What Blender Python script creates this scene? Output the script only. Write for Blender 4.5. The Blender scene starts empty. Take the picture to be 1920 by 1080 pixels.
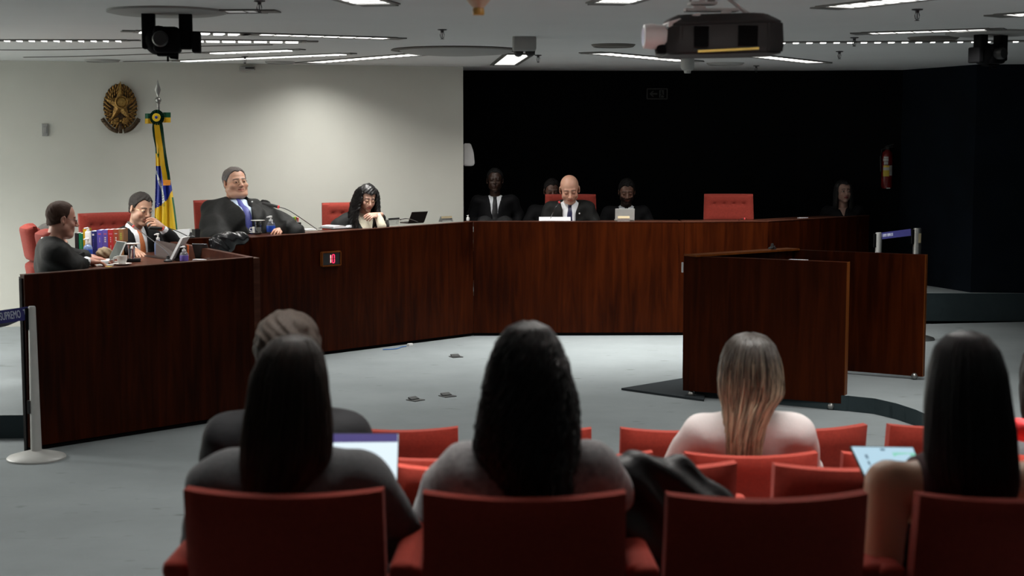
import bpy, bmesh, math, random
import numpy as np
from mathutils import Vector, Matrix, Euler
S = bpy.context.scene
COL = S.collection
R = math.radians
random.seed(7); RNG = np.random.default_rng(7)

# ---------------------------------------------------------------- camera, world, exposure
FPX = 2865.0                     # focal length in pixels of the 1920 frame
CAM_H = 1.9
PITCH = math.atan(280.0 / FPX)
cam_data = bpy.data.cameras.new('camera'); cam = bpy.data.objects.new('camera', cam_data); COL.objects.link(cam)
cam.location = (0, 0, CAM_H); cam.rotation_euler = (math.pi/2 - PITCH, 0, 0)
cam_data.sensor_width = 36.0; cam_data.lens = FPX/1920*36.0
cam_data.clip_start = 0.05; cam_data.clip_end = 100
cam_data.dof.use_dof = True; cam_data.dof.focus_distance = 14.0; cam_data.dof.aperture_fstop = 4.2
S.camera = cam
S.view_settings.view_transform = 'Standard'; S.view_settings.look = 'None'
S.view_settings.exposure = 0.0; S.view_settings.gamma = 1.0; S.view_settings.use_curve_mapping = False
world = bpy.data.worlds.new('world'); S.world = world; world.use_nodes = True
world.node_tree.nodes['Background'].inputs[0].default_value = (0.5, 0.55, 0.6, 1)
world.node_tree.nodes['Background'].inputs[1].default_value = 0.002
LAMP = 2.2                       # radiance of the ceiling diffusers seen from the side
LAMPW = 118.0                    # watts per square metre of luminaire, sent down by its louvres
SPREAD = 140
S.cycles.max_bounces = 6; S.cycles.diffuse_bounces = 4; S.cycles.glossy_bounces = 3
S.cycles.sample_clamp_indirect = 4.0

def G(px, py, z):                # the point of the place at height z seen at a pixel
    u = (px-960)/FPX; v = (540-py)/FPX
    d = (u, math.cos(PITCH)+v*math.sin(PITCH), v*math.cos(PITCH)-math.sin(PITCH))
    t = (z-CAM_H)/d[2]
    return Vector((d[0]*t, d[1]*t, z))
def W(px, py, Y):                # the point at depth Y seen at a pixel
    u = (px-960)/FPX; v = (540-py)/FPX
    d = (u, math.cos(PITCH)+v*math.sin(PITCH), v*math.cos(PITCH)-math.sin(PITCH))
    t = Y/d[1]
    return Vector((d[0]*t, Y, CAM_H+d[2]*t))

# ---------------------------------------------------------------- materials
def _nt(name):
    m = bpy.data.materials.new(name); m.use_nodes = True
    nt = m.node_tree; b = nt.nodes['Principled BSDF']; return m, nt, b
def mat(name, col, rough=0.6, metal=0.0, var=0.0, scale=30, bump=0.0, bscale=None, emit=None, estr=0, spec=0.5, stretch=None, trans=0, sheen=0, alpha=1):
    m, nt, b = _nt(name)
    b.inputs['Base Color'].default_value = (*col, 1); b.inputs['Roughness'].default_value = rough
    b.inputs['Metallic'].default_value = metal; b.inputs['Specular IOR Level'].default_value = spec
    if trans: b.inputs['Transmission Weight'].default_value = trans
    if sheen: b.inputs['Sheen Weight'].default_value = sheen
    if alpha < 1: b.inputs['Alpha'].default_value = alpha
    if emit: b.inputs['Emission Color'].default_value = (*emit, 1); b.inputs['Emission Strength'].default_value = estr
    if var or bump:
        tc = nt.nodes.new('ShaderNodeTexCoord'); mp = nt.nodes.new('ShaderNodeMapping')
        if stretch: mp.inputs['Scale'].default_value = stretch
        nt.links.new(tc.outputs['Object'], mp.inputs['Vector'])
        n = nt.nodes.new('ShaderNodeTexNoise'); n.inputs['Scale'].default_value = scale; n.inputs['Detail'].default_value = 5
        nt.links.new(mp.outputs[0], n.inputs['Vector'])
        if var:
            r = nt.nodes.new('ShaderNodeValToRGB')
            r.color_ramp.elements[0].position = .3; r.color_ramp.elements[1].position = .7
            r.color_ramp.elements[0].color = (*[c*(1-var) for c in col], 1)
            r.color_ramp.elements[1].color = (*[min(1, c*(1+var)) for c in col], 1)
            nt.links.new(n.outputs[0], r.inputs[0]); nt.links.new(r.outputs[0], b.inputs['Base Color'])
        if bump:
            n2 = n
            if bscale:
                n2 = nt.nodes.new('ShaderNodeTexNoise'); n2.inputs['Scale'].default_value = bscale; n2.inputs['Detail'].default_value = 3
                nt.links.new(mp.outputs[0], n2.inputs['Vector'])
            bp = nt.nodes.new('ShaderNodeBump'); bp.inputs['Strength'].default_value = bump; bp.inputs['Distance'].default_value = .01
            nt.links.new(n2.outputs[0], bp.inputs['Height']); nt.links.new(bp.outputs[0], b.inputs['Normal'])
    return m
def wood(name, dark, lit, rough=.32, scale=1.0, axis='Z'):
    m, nt, b = _nt(name); N = nt.nodes; L = nt.links
    tc = N.new('ShaderNodeTexCoord'); mp = N.new('ShaderNodeMapping')
    mp.inputs['Scale'].default_value = (9*scale, 9*scale, .7*scale) if axis == 'Z' else (.9*scale, 9*scale, 9*scale)
    n = N.new('ShaderNodeTexNoise'); n.inputs['Scale'].default_value = 2.2; n.inputs['Detail'].default_value = 7; n.inputs['Distortion'].default_value = .6
    n2 = N.new('ShaderNodeTexNoise'); n2.inputs['Scale'].default_value = .9; n2.inputs['Detail'].default_value = 2
    mx = N.new('ShaderNodeMath'); mx.operation = 'MULTIPLY_ADD'; mx.inputs[1].default_value = .5
    r = N.new('ShaderNodeValToRGB'); r.color_ramp.elements[0].position = .38; r.color_ramp.elements[1].position = .68
    r.color_ramp.elements[0].color = (*dark, 1); r.color_ramp.elements[1].color = (*lit, 1)
    L.new(tc.outputs['Object'], mp.inputs[0]); L.new(mp.outputs[0], n.inputs['Vector']); L.new(tc.outputs['Object'], n2.inputs['Vector'])
    h = N.new('ShaderNodeMath'); h.operation = 'MULTIPLY'; h.inputs[1].default_value = .5; L.new(n2.outputs[0], h.inputs[0])
    L.new(n.outputs[0], mx.inputs[0]); L.new(h.outputs[0], mx.inputs[2]); L.new(mx.outputs[0], r.inputs[0])
    L.new(r.outputs[0], b.inputs['Base Color']); b.inputs['Roughness'].default_value = rough
    b.inputs['Specular IOR Level'].default_value = .05
    return m
def carpet(name, col, patch=.10):
    m, nt, b = _nt(name); N = nt.nodes; L = nt.links
    tc = N.new('ShaderNodeTexCoord')
    n = N.new('ShaderNodeTexNoise'); n.inputs['Scale'].default_value = 1.1; n.inputs['Detail'].default_value = 6; n.inputs['Roughness'].default_value = .62
    f = N.new('ShaderNodeTexNoise'); f.inputs['Scale'].default_value = 260; f.inputs['Detail'].default_value = 3
    mp = N.new('ShaderNodeMapping'); mp.inputs['Scale'].default_value = (1, 2.6, 1); mp.inputs['Rotation'].default_value = (0, 0, .5)
    s = N.new('ShaderNodeTexNoise'); s.inputs['Scale'].default_value = 4.5; s.inputs['Detail'].default_value = 2
    r = N.new('ShaderNodeValToRGB'); r.color_ramp.elements[0].position = .3; r.color_ramp.elements[1].position = .7
    r.color_ramp.elements[0].color = (*[c*(1-patch) for c in col], 1); r.color_ramp.elements[1].color = (*[c*(1+patch) for c in col], 1)
    rs = N.new('ShaderNodeValToRGB'); rs.color_ramp.elements[0].position = .25; rs.color_ramp.elements[1].position = .33
    rs.color_ramp.elements[0].color = (.72, .72, .72, 1); rs.color_ramp.elements[1].color = (1, 1, 1, 1)
    rf = N.new('ShaderNodeMapRange'); rf.inputs['To Min'].default_value = .86; rf.inputs['To Max'].default_value = 1.12
    m1 = N.new('ShaderNodeVectorMath'); m1.operation = 'MULTIPLY'; m2 = N.new('ShaderNodeVectorMath'); m2.operation = 'MULTIPLY'
    L.new(tc.outputs['Object'], n.inputs['Vector']); L.new(tc.outputs['Object'], f.inputs['Vector']); L.new(tc.outputs['Object'], mp.inputs[0]); L.new(mp.outputs[0], s.inputs['Vector'])
    L.new(n.outputs[0], r.inputs[0]); L.new(s.outputs[0], rs.inputs[0]); L.new(f.outputs[0], rf.inputs[0])
    L.new(r.outputs[0], m1.inputs[0]); L.new(rs.outputs[0], m1.inputs[1]); L.new(m1.outputs[0], m2.inputs[0]); L.new(rf.outputs[0], m2.inputs[1])
    L.new(m2.outputs[0], b.inputs['Base Color']); b.inputs['Roughness'].default_value = .95; b.inputs['Specular IOR Level'].default_value = .1
    bp = N.new('ShaderNodeBump'); bp.inputs['Strength'].default_value = .25; bp.inputs['Distance'].default_value = .004
    L.new(f.outputs[0], bp.inputs['Height']); L.new(bp.outputs[0], b.inputs['Normal'])
    return m
def attr_mat(name, rough=.5, spec=.4, sss=0, bump=0, bscale=200, aniso_stretch=None):
    m, nt, b = _nt(name); N = nt.nodes; L = nt.links
    a = N.new('ShaderNodeAttribute'); a.attribute_name = 'Col'; L.new(a.outputs['Color'], b.inputs['Base Color'])
    b.inputs['Roughness'].default_value = rough; b.inputs['Specular IOR Level'].default_value = spec
    if sss:
        b.inputs['Subsurface Weight'].default_value = sss; b.inputs['Subsurface Radius'].default_value = (1, .35, .2); b.inputs['Subsurface Scale'].default_value = .008
    if bump:
        tc = N.new('ShaderNodeTexCoord'); n = N.new('ShaderNodeTexNoise'); n.inputs['Scale'].default_value = bscale
        mp = N.new('ShaderNodeMapping')
        if aniso_stretch: mp.inputs['Scale'].default_value = aniso_stretch
        bp = N.new('ShaderNodeBump'); bp.inputs['Strength'].default_value = bump; bp.inputs['Distance'].default_value = .003
        L.new(tc.outputs['Object'], mp.inputs[0]); L.new(mp.outputs[0], n.inputs['Vector']); L.new(n.outputs[0], bp.inputs['Height']); L.new(bp.outputs[0], b.inputs['Normal'])
    return m
M = dict(
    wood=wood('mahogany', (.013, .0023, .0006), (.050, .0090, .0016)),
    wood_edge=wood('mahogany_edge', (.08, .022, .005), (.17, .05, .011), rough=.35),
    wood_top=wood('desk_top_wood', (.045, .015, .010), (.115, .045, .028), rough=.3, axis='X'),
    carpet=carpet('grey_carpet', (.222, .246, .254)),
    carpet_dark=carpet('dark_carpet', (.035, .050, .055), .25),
    wallw=mat('cream_wall_paint', (.60, .60, .545), .8, var=.02, scale=3, bump=.03, bscale=180),
    wallb=mat('black_wall_cloth', (.0016, .0022, .0028), .9, var=.3, scale=4, spec=.1, bump=.1, bscale=300),
    wallr=mat('dark_blue_wall_cloth', (.0035, .006, .010), .9, var=.3, scale=3, spec=.1, bump=.1, bscale=300),
    ceil=mat('ceiling_paint', (.60, .61, .61), .9, var=.03, scale=1.2),
    ceil_disc=mat('ceiling_disc', (.30, .30, .29), .8),
    groove=mat('ceiling_groove', (.12, .11, .10), .9),
    diff=mat('lamp_diffuser', (.9, .9, .9), .5, emit=(1, .985, .94), estr=LAMP),
    diffdim=mat('lamp_dim', (.8, .8, .8), .4, emit=(1, 1, .97), estr=.12),
    frame=mat('lamp_frame', (.10, .10, .095), .5),
    redfab=mat('red_wool', (.40, .050, .032), .85, var=.10, scale=90, bump=.25, bscale=600, sheen=.08, spec=.2),
    redfab2=mat('red_chair_wool', (.24, .030, .020), .85, var=.10, scale=60, bump=.2, bscale=500, sheen=.06, spec=.2),
    shell=mat('black_chair_shell', (.012, .010, .010), .6, var=.2, scale=20),
    black=mat('black_plastic', (.012, .012, .0125), .5, var=.1, scale=20),
    blackm=mat('black_matte', (.0025, .0025, .003), .8, var=.1, scale=20, spec=.1),
    coat=mat('black_coat_cloth', (.010, .010, .011), .45, bump=.5, bscale=18, var=.1, scale=10, spec=.35),
    leather=mat('black_leather', (.010, .010, .011), .22, bump=.5, bscale=25, var=.1, scale=10),
    robe=mat('black_robe_cloth', (.0055, .0058, .0055), .7, var=.15, scale=12, bump=.5, bscale=14, sheen=.015, spec=.22),
    suit=mat('black_suit_wool', (.0050, .0050, .0062), .75, var=.15, scale=200, bump=.35, bscale=16, sheen=.015, spec=.18),
    suitgrey=mat('charcoal_blazer', (.10, .10, .105), .85, var=.15, scale=150, bump=.6, bscale=12, sheen=.05, spec=.2),
    greyj=mat('grey_marl_jacket', (.30, .285, .29), .85, var=.25, scale=60, bump=.5, bscale=14, sheen=.2, spec=.2),
    whitetop=mat('white_knit_top', (.70, .64, .63), .85, var=.03, scale=200, bump=.4, bscale=12),
    cream=mat('cream_turtleneck', (.70, .66, .52), .85, bump=.3, bscale=60, var=.04, scale=80),
    maroon=mat('dark_red_dress', (.040, .004, .007), .8, var=.2, scale=40, bump=.3, bscale=14),
    redcloth=mat('bright_red_cloth', (.55, .012, .016), .7, bump=.3, bscale=12, var=.1, scale=20),
    shirt=mat('white_shirt', (.78, .80, .84), .7, bump=.2, bscale=25, var=.02, scale=40),
    shirtb=mat('pale_blue_shirt', (.50, .60, .74), .7, bump=.2, bscale=25, var=.02, scale=40),
    trousers=mat('dark_trousers', (.012, .012, .014), .85, bump=.3, bscale=14, var=.1, scale=30),
    shoe=mat('black_shoe', (.010, .010, .010), .3, var=.1, scale=20),
    tie_o=mat('orange_tie', (.50, .15, .05), .5, var=.25, scale=150),
    tie_b=mat('blue_tie', (.055, .065, .28), .5, var=.3, scale=180),
    tie_n=mat('navy_tie', (.008, .010, .055), .45, var=.2, scale=150),
    tie_k=mat('black_tie', (.010, .010, .012), .5, var=.2, scale=150),
    skin=attr_mat('skin', .42, .45, sss=.12, bump=.12, bscale=160),
    hair=attr_mat('hair', .42, .5),
    haircap=attr_mat('short_hair', .75, .2, bump=.8, bscale=60, aniso_stretch=(3, 1, .8)),
    eye=mat('eye_white', (.36, .33, .31), .3, var=.02, scale=20), iris=mat('iris', (.03, .015, .01), .15, var=.1, scale=40),
    wire=mat('dark_metal_wire', (.05, .05, .055), .3, metal=.7, var=.05, scale=20),
    goldwire=mat('gold_wire', (.5, .42, .25), .3, metal=.9, var=.05, scale=20),
    lens=mat('spectacle_lens', (.9, .9, .9), .03, trans=1.0, spec=.3, alpha=.06),
    steel=mat('brushed_steel', (.33, .33, .32), .35, metal=.85, var=.08, scale=60),
    greypaint=mat('grey_enamel', (.40, .40, .385), .4, var=.04, scale=20),
    whitepl=mat('white_plastic', (.72, .72, .72), .4, var=.02, scale=20),
    greypl=mat('grey_plastic', (.30, .30, .29), .5, var=.04, scale=20),
    porcelain=mat('white_porcelain', (.80, .79, .76), .15, var=.01, scale=20),
    paper=mat('white_paper', (.85, .86, .88), .7, var=.02, scale=12),
    paperc=mat('cream_card', (.55, .45, .28), .7, var=.04, scale=12),
    kraft=mat('kraft_paper', (.25, .185, .11), .85, var=.15, scale=14, bump=.6, bscale=20),
    glass=mat('clear_glass', (.92, .95, .96), .03, trans=1.0, var=.01, scale=5),
    acrylic=mat('clear_acrylic', (.80, .82, .82), .08, trans=.9, var=.01, scale=5),
    gel=mat('clear_blue_gel', (.35, .50, .85), .1, trans=.6, var=.02, scale=9),
    gelblue=mat('deep_blue_label', (.015, .075, .50), .35, var=.1, scale=30),
    laptopg=mat('laptop_grey_lid', (.10, .10, .10), .35, metal=.4, var=.05, scale=10),
    laptopb=mat('laptop_brown_lid', (.045, .032, .028), .35, metal=.3, var=.1, scale=6),
    screen=mat('lit_screen', (.02, .02, .02), .2, emit=(.80, .93, 1.0), estr=1.0),
    screen2=mat('lit_tablet_screen', (.02, .02, .02), .2, emit=(.55, .80, .95), estr=.85),
    screenbar=mat('lit_screen_bar', (.02, .02, .02), .2, emit=(.09, .07, .25), estr=.8),
    screenmark=mat('screen_marks', (.02, .02, .02), .3, emit=(.12, .22, .30), estr=.8),
    screengreen=mat('screen_green', (.02, .02, .02), .3, emit=(.30, .80, .62), estr=.8),
    led=mat('red_led', (.05, 0, 0), .3, emit=(1, .03, .10), estr=2.2),
    ledhot=mat('red_led_bright', (.05, 0, 0), .3, emit=(1, .30, .28), estr=2.6),
    ring=mat('red_mic_ring', (.5, .03, .03), .4, emit=(1, .1, .1), estr=.5),
    bronze=mat('gilded_bronze', (.30, .17, .05), .38, metal=.75, var=.45, scale=60, bump=.8, bscale=70),
    bronzed=mat('dark_bronze', (.085, .055, .032), .45, metal=.7, var=.4, scale=50, bump=.6, bscale=60),
    bronzel=mat('bright_bronze', (.38, .24, .07), .33, metal=.75, var=.3, scale=60, bump=.4, bscale=70),
    fyellow=mat('flag_yellow', (.80, .52, .010), .45, var=.05, scale=9, sheen=.1),
    fgreen=mat('flag_green', (.006, .13, .060), .5, var=.1, scale=9),
    sgreen=mat('sash_dark_green', (.004, .055, .030), .35, var=.1, scale=9),
    fblue=mat('flag_blue', (.012, .030, .30), .5, var=.08, scale=9),
    fwhite=mat('flag_white', (.80, .80, .80), .5, var=.02, scale=9),
    forange=mat('sash_fringe', (.80, .30, .010), .5, var=.15, scale=90),
    amber=mat('amber_plastic', (.55, .32, .07), .35, trans=.2, var=.05, scale=20),
    amberp=mat('pale_amber_plastic', (.55, .46, .33), .4, var=.05, scale=20),
    extred=mat('extinguisher_red', (.13, .004, .004), .3, var=.05, scale=10),
    labely=mat('yellow_label', (.50, .36, .03), .5, var=.05, scale=30), labelw=mat('white_label', (.42, .42, .40), .6, var=.05, scale=30),
    beltblue=mat('blue_webbing', (.020, .020, .14), .7, var=.1, scale=120), beltgrey=mat('grey_webbing', (.10, .11, .14), .7, var=.1, scale=120),
    belttext=mat('belt_lettering', (.55, .58, .68), .6, var=.02, scale=30),
    floorbox=mat('floor_outlet_metal', (.045, .048, .048), .5, metal=.3, var=.3, scale=40),
    ramp=carpet('ramp_carpet', (.030, .036, .040), .2),
    cableb=mat('blue_cable', (.05, .16, .40), .4, var=.05, scale=20),
    bookspine=None)
for nm, c in dict(b_black=(.012, .012, .014), b_green=(.0, .16, .07), b_yellow=(.55, .33, .01), b_navy=(.012, .016, .12), b_purple=(.10, .075, .42), b_violet=(.12, .08, .36),
                  b_red=(.42, .022, .025), b_rust=(.30, .055, .025), b_olive=(.28, .13, .05), b_mark=(.60, .55, .55), b_pink=(.55, .12, .20), b_lime=(.35, .42, .06),
                  p_green=(.03, .45, .05), p_red=(.65, .05, .04), p_yel=(.7, .6, .05), p_or=(.8, .15, .03), yel=(.75, .55, .12), magenta=(.55, .04, .18)).items():
    M[nm] = mat(nm+'_card', c, .5, var=.06, scale=30)

# ---------------------------------------------------------------- mesh helpers
def obj(name, bm, m, parent=None, smooth=False, loc=None, rot=None, recalc=True):
    me = bpy.data.meshes.new(name)
    if recalc: bmesh.ops.recalc_face_normals(bm, faces=bm.faces)
    bm.to_mesh(me); bm.free()
    for k in (m if isinstance(m, (list, tuple)) else [m]): me.materials.append(M[k] if isinstance(k, str) else k)
    if smooth: me.polygons.foreach_set('use_smooth', [True]*len(me.polygons))
    o = bpy.data.objects.new(name, me); COL.objects.link(o)
    if parent: o.parent = parent
    if loc is not None: o.location = loc
    if rot is not None: o.rotation_euler = rot
    if smooth:
        try: me.set_sharp_from_angle(angle=R(38))
        except Exception: pass
    return o
def tag(o, label, cat, group=None, kind=None):
    if label: o['label'] = label
    if cat: o['category'] = cat
    if group: o['group'] = group
    if kind: o['kind'] = kind
    return o
def thing(name, label, cat, loc=(0, 0, 0), rotz=0, group=None, rot=None):
    o = bpy.data.objects.new(name, None); COL.objects.link(o); o.location = loc; o.empty_display_size = .1
    o.rotation_euler = rot if rot else (0, 0, rotz)
    return tag(o, label, cat, group)
def struct(name, bm, m, **k):
    o = obj(name, bm, m, **k); o['kind'] = 'structure'; return o
def NB(): return bmesh.new()
def _xf(vs, M4):
    for v in vs: v.co = M4 @ v.co
def bx(bm, c, s, rot=None, bev=0, seg=2, mi=0):
    t = bmesh.new(); bmesh.ops.create_cube(t, size=1)
    for v in t.verts: v.co = Vector((v.co.x*s[0], v.co.y*s[1], v.co.z*s[2]))
    if bev: bmesh.ops.bevel(t, geom=t.edges[:]+t.verts[:], offset=bev, segments=seg, affect='EDGES', profile=.5)
    _join(bm, t, Matrix.Translation(Vector(c)) @ (Euler(rot).to_matrix().to_4x4() if rot else Matrix()), mi); return bm
def _join(bm, t, M4=None, mi=0):
    mp = {}
    for v in t.verts: mp[v] = bm.verts.new(M4 @ v.co if M4 else v.co)
    for f in t.faces:
        try:
            nf = bm.faces.new([mp[v] for v in f.verts]); nf.material_index = mi if mi else f.material_index; nf.smooth = f.smooth
        except ValueError: pass
    t.free()
def ring_pts(c, t, r, seg, up=None, flat=1.0):
    t = Vector(t).normalized(); a = (up or Vector((0, 0, 1)))
    if abs(t.dot(a)) > .95: a = Vector((1, 0, 0))
    u = t.cross(a).normalized(); v = u.cross(t).normalized()
    return [Vector(c)+u*math.cos(2*math.pi*i/seg)*r+v*math.sin(2*math.pi*i/seg)*r*flat for i in range(seg)]
def tube(bm, pts, r, seg=8, caps=True, mi=0, flat=1.0, up=None):
    pts = [Vector(p) for p in pts]; n = len(pts); rs = r if isinstance(r, (list, tuple)) else [r]*n
    rings = []
    for i, p in enumerate(pts):
        t = (pts[min(i+1, n-1)]-pts[max(i-1, 0)])
        rings.append([bm.verts.new(q) for q in ring_pts(p, t, rs[i], seg, up, flat)])
    for a, b in zip(rings, rings[1:]):
        for i in range(seg):
            f = bm.faces.new((a[i], a[(i+1) % seg], b[(i+1) % seg], b[i])); f.material_index = mi
    if caps:
        for q in (rings[0][::-1], rings[-1]):
            f = bm.faces.new(q); f.material_index = mi
    return bm
def lathe(bm, prof, seg=20, o=(0, 0, 0), mi=0, rot=None):
    o = Vector(o); Rm = Euler(rot).to_matrix() if rot else Matrix.Identity(3); rings = []
    for r, z in prof:
        if r < 1e-6: rings.append([bm.verts.new(o+Rm @ Vector((0, 0, z)))])
        else: rings.append([bm.verts.new(o+Rm @ Vector((r*math.cos(2*math.pi*i/seg), r*math.sin(2*math.pi*i/seg), z))) for i in range(seg)])
    for a, b in zip(rings, rings[1:]):
        for i in range(seg):
            j = (i+1) % seg
            q = [a[i % len(a)], a[j % len(a)], b[j % len(b)], b[i % len(b)]]
            u = []
            for v in q:
                if v not in u: u.append(v)
            if len(u) > 2:
                f = bm.faces.new(u); f.material_index = mi
    for rg, rev in ((rings[0], True), (rings[-1], False)):
        if len(rg) > 2:
            f = bm.faces.new(rg[::-1] if rev else rg); f.material_index = mi
    return bm
def prism(bm, poly, z0, z1, mi=0, M4=None):
    n = len(poly); a = []; b = []
    for x, y in poly:
        p, q = Vector((x, y, z0)), Vector((x, y, z1))
        if M4: p, q = M4 @ p, M4 @ q
        a.append(bm.verts.new(p)); b.append(bm.verts.new(q))
    fs = [bm.faces.new(a[::-1]), bm.faces.new(b)]
    for i in range(n): fs.append(bm.faces.new((a[i], a[(i+1) % n], b[(i+1) % n], b[i])))
    for f in fs: f.material_index = mi
    return bm
def hexa(bm, p, mi=0):           # eight corners: bottom 4 then top 4
    v = [bm.verts.new(Vector(q)) for q in p]
    for f in ((3, 2, 1, 0), (4, 5, 6, 7), (0, 1, 5, 4), (1, 2, 6, 5), (2, 3, 7, 6), (3, 0, 4, 7)):
        bm.faces.new([v[i] for i in f]).material_index = mi
    return bm
def sph(bm, c, r, seg=14, mi=0, sc=(1, 1, 1)):
    t = bmesh.new(); bmesh.ops.create_uvsphere(t, u_segments=seg, v_segments=max(6, seg//2+2), radius=r)
    for v in t.verts: v.co = Vector((v.co.x*sc[0], v.co.y*sc[1], v.co.z*sc[2]))
    _join(bm, t, Matrix.Translation(Vector(c)), mi); return bm
def smooth_curve(pts, n=16):
    pts = [Vector(p) for p in pts]; P = [pts[0]]+pts+[pts[-1]]; out = []
    for i in range(1, len(P)-2):
        for k in range(n):
            t = k/n; p0, p1, p2, p3 = P[i-1:i+3]
            out.append(.5*((2*p1)+(p2-p0)*t+(2*p0-5*p1+4*p2-p3)*t*t+(3*p1-p0-3*p2+p3)*t**3))
    out.append(pts[-1]); return out
def text_bm(s, size, M4, depth=.002, align='CENTER', xs=1.0):
    cu = bpy.data.curves.new('lettering', 'FONT'); cu.body = s; cu.size = size; cu.align_x = align; cu.align_y = 'CENTER'; cu.extrude = depth; cu.resolution_u = 3
    o = bpy.data.objects.new('lettering', cu)
    me = bpy.data.meshes.new_from_object(o); bm = bmesh.new(); bm.from_mesh(me)
    for v in bm.verts: v.co = M4 @ Vector((v.co.x*xs, v.co.y, v.co.z))
    bpy.data.meshes.remove(me); bpy.data.objects.remove(o); bpy.data.curves.remove(cu)
    return bm
def copy_tree(o, parent=None):
    c = o.copy(); COL.objects.link(c)
    if parent: c.parent = parent
    for ch in list(o.children): copy_tree(ch, c)
    return c
# ---------------------------------------------------------------- sculpting by distance fields
def nets(F, org, h):
    s = F < 0
    c = [s[i:s.shape[0]-1+i, j:s.shape[1]-1+j, k:s.shape[2]-1+k] for i in (0, 1) for j in (0, 1) for k in (0, 1)]
    tot = sum(x.astype(np.int8) for x in c); act = (tot > 0) & (tot < 8)
    ii = np.argwhere(act)
    if len(ii) == 0: return np.zeros((0, 3)), np.zeros((0, 4), int)
    idx = -np.ones(act.shape, int); idx[act] = np.arange(len(ii))
    acc = np.zeros((len(ii), 3)); cnt = np.zeros(len(ii))
    offs = np.array([(i, j, k) for i in (0, 1) for j in (0, 1) for k in (0, 1)])
    vals = [F[ii[:, 0]+o[0], ii[:, 1]+o[1], ii[:, 2]+o[2]] for o in offs]
    for a in range(8):
        for b in range(a+1, 8):
            if abs(offs[a]-offs[b]).sum() == 1:
                va, vb = vals[a], vals[b]; mk = (va < 0) != (vb < 0)
                t = np.where(mk, va/np.where(mk, va-vb, 1), 0)
                acc[mk] += (offs[a]+t[:, None]*(offs[b]-offs[a]))[mk]; cnt[mk] += 1
    V = (ii+acc/cnt[:, None])*h+np.array(org)
    Q = []
    for ax in range(3):
        sl0 = [slice(None)]*3; sl1 = [slice(None)]*3; sl0[ax] = slice(0, -1); sl1[ax] = slice(1, None)
        e = np.argwhere(s[tuple(sl0)] != s[tuple(sl1)])
        u, v = (ax+1) % 3, (ax+2) % 3
        ok = (e[:, u] > 0) & (e[:, v] > 0) & (e[:, u] < F.shape[u]-1) & (e[:, v] < F.shape[v]-1); e = e[ok]
        def at(du, dv):
            q = e.copy(); q[:, u] += du; q[:, v] += dv; return idx[q[:, 0], q[:, 1], q[:, 2]]
        q = np.stack([at(-1, -1), at(0, -1), at(0, 0), at(-1, 0)], 1)
        ins = s[e[:, 0], e[:, 1], e[:, 2]]
        q[~ins] = q[~ins][:, ::-1]; Q.append(q)
    return V, np.concatenate(Q)
def grid_mesh(fn, lo, hi, h):
    lo = np.array(lo, float); hi = np.array(hi, float); n = np.ceil((hi-lo)/h).astype(int)+1
    ax = [lo[i]+h*np.arange(n[i]) for i in range(3)]
    P = np.stack(np.meshgrid(*ax, indexing='ij'), -1).astype(np.float32).reshape(-1, 3)
    F = fn(P).reshape(n); F[[0, -1]] = np.maximum(F[[0, -1]], 1e-3); F[:, [0, -1]] = np.maximum(F[:, [0, -1]], 1e-3); F[:, :, [0, -1]] = np.maximum(F[:, :, [0, -1]], 1e-3)
    return nets(F, lo, h)
def mesh_obj(name, V, Q, mats, parent=None, col=None, smooth=True):
    me = bpy.data.meshes.new(name); n = Q.shape[1] if len(Q) else 4
    me.vertices.add(len(V)); me.vertices.foreach_set('co', np.asarray(V, np.float32).ravel())
    me.loops.add(Q.size); me.loops.foreach_set('vertex_index', Q.astype(np.int32).ravel())
    me.polygons.add(len(Q)); me.polygons.foreach_set('loop_start', np.arange(len(Q), dtype=np.int32)*n)
    me.polygons.foreach_set('loop_total', np.full(len(Q), n, np.int32))
    me.polygons.foreach_set('use_smooth', np.full(len(Q), smooth))
    me.update(calc_edges=True)
    if col is not None:
        a = me.color_attributes.new('Col', 'FLOAT_COLOR', 'POINT'); c4 = np.ones((len(V), 4), np.float32); c4[:, :3] = col; a.data.foreach_set('color', c4.ravel())
    for k in (mats if isinstance(mats, (list, tuple)) else [mats]): me.materials.append(M[k])
    o = bpy.data.objects.new(name, me); COL.objects.link(o)
    if parent: o.parent = parent
    return o
def smin(a, b, k):
    h = np.clip(.5+.5*(b-a)/k, 0, 1); return b*(1-h)+a*h-k*h*(1-h)
def smax(a, b, k): return -smin(-a, -b, k)
def cap(P, a, b, ra, rb=None):
    a = np.array(a, np.float32); b = np.array(b, np.float32); rb = ra if rb is None else rb
    pa = P-a; ba = b-a; t = np.clip(pa@ba/max(1e-9, float(ba@ba)), 0, 1)
    return np.linalg.norm(pa-t[:, None]*ba, axis=1)-(ra+(rb-ra)*t)
def ell(P, c, r, Rm=None):
    q = P-np.array(c, np.float32)
    if Rm is not None: q = q@np.array(Rm, np.float32)
    r = np.array(r, np.float32); k0 = np.linalg.norm(q/r, axis=1); k1 = np.linalg.norm(q/(r*r), axis=1)+1e-9
    return k0*(k0-1)/k1
def U(ds, k):
    d = ds[0]
    for e in ds[1:]: d = smin(d, e, k)
    return d
def wob(P, amp, fr=22.0, ph=0.0):
    x, y, z = P[:, 0], P[:, 1], P[:, 2]
    return amp*(np.sin(fr*x+1.7*np.sin(fr*.6*z+ph)+ph)*np.sin(fr*.8*y+1.3*np.sin(fr*.5*x)+2*ph)+.6*np.sin(fr*1.9*(x+z)+2*np.sin(fr*.7*y)+ph))

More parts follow.
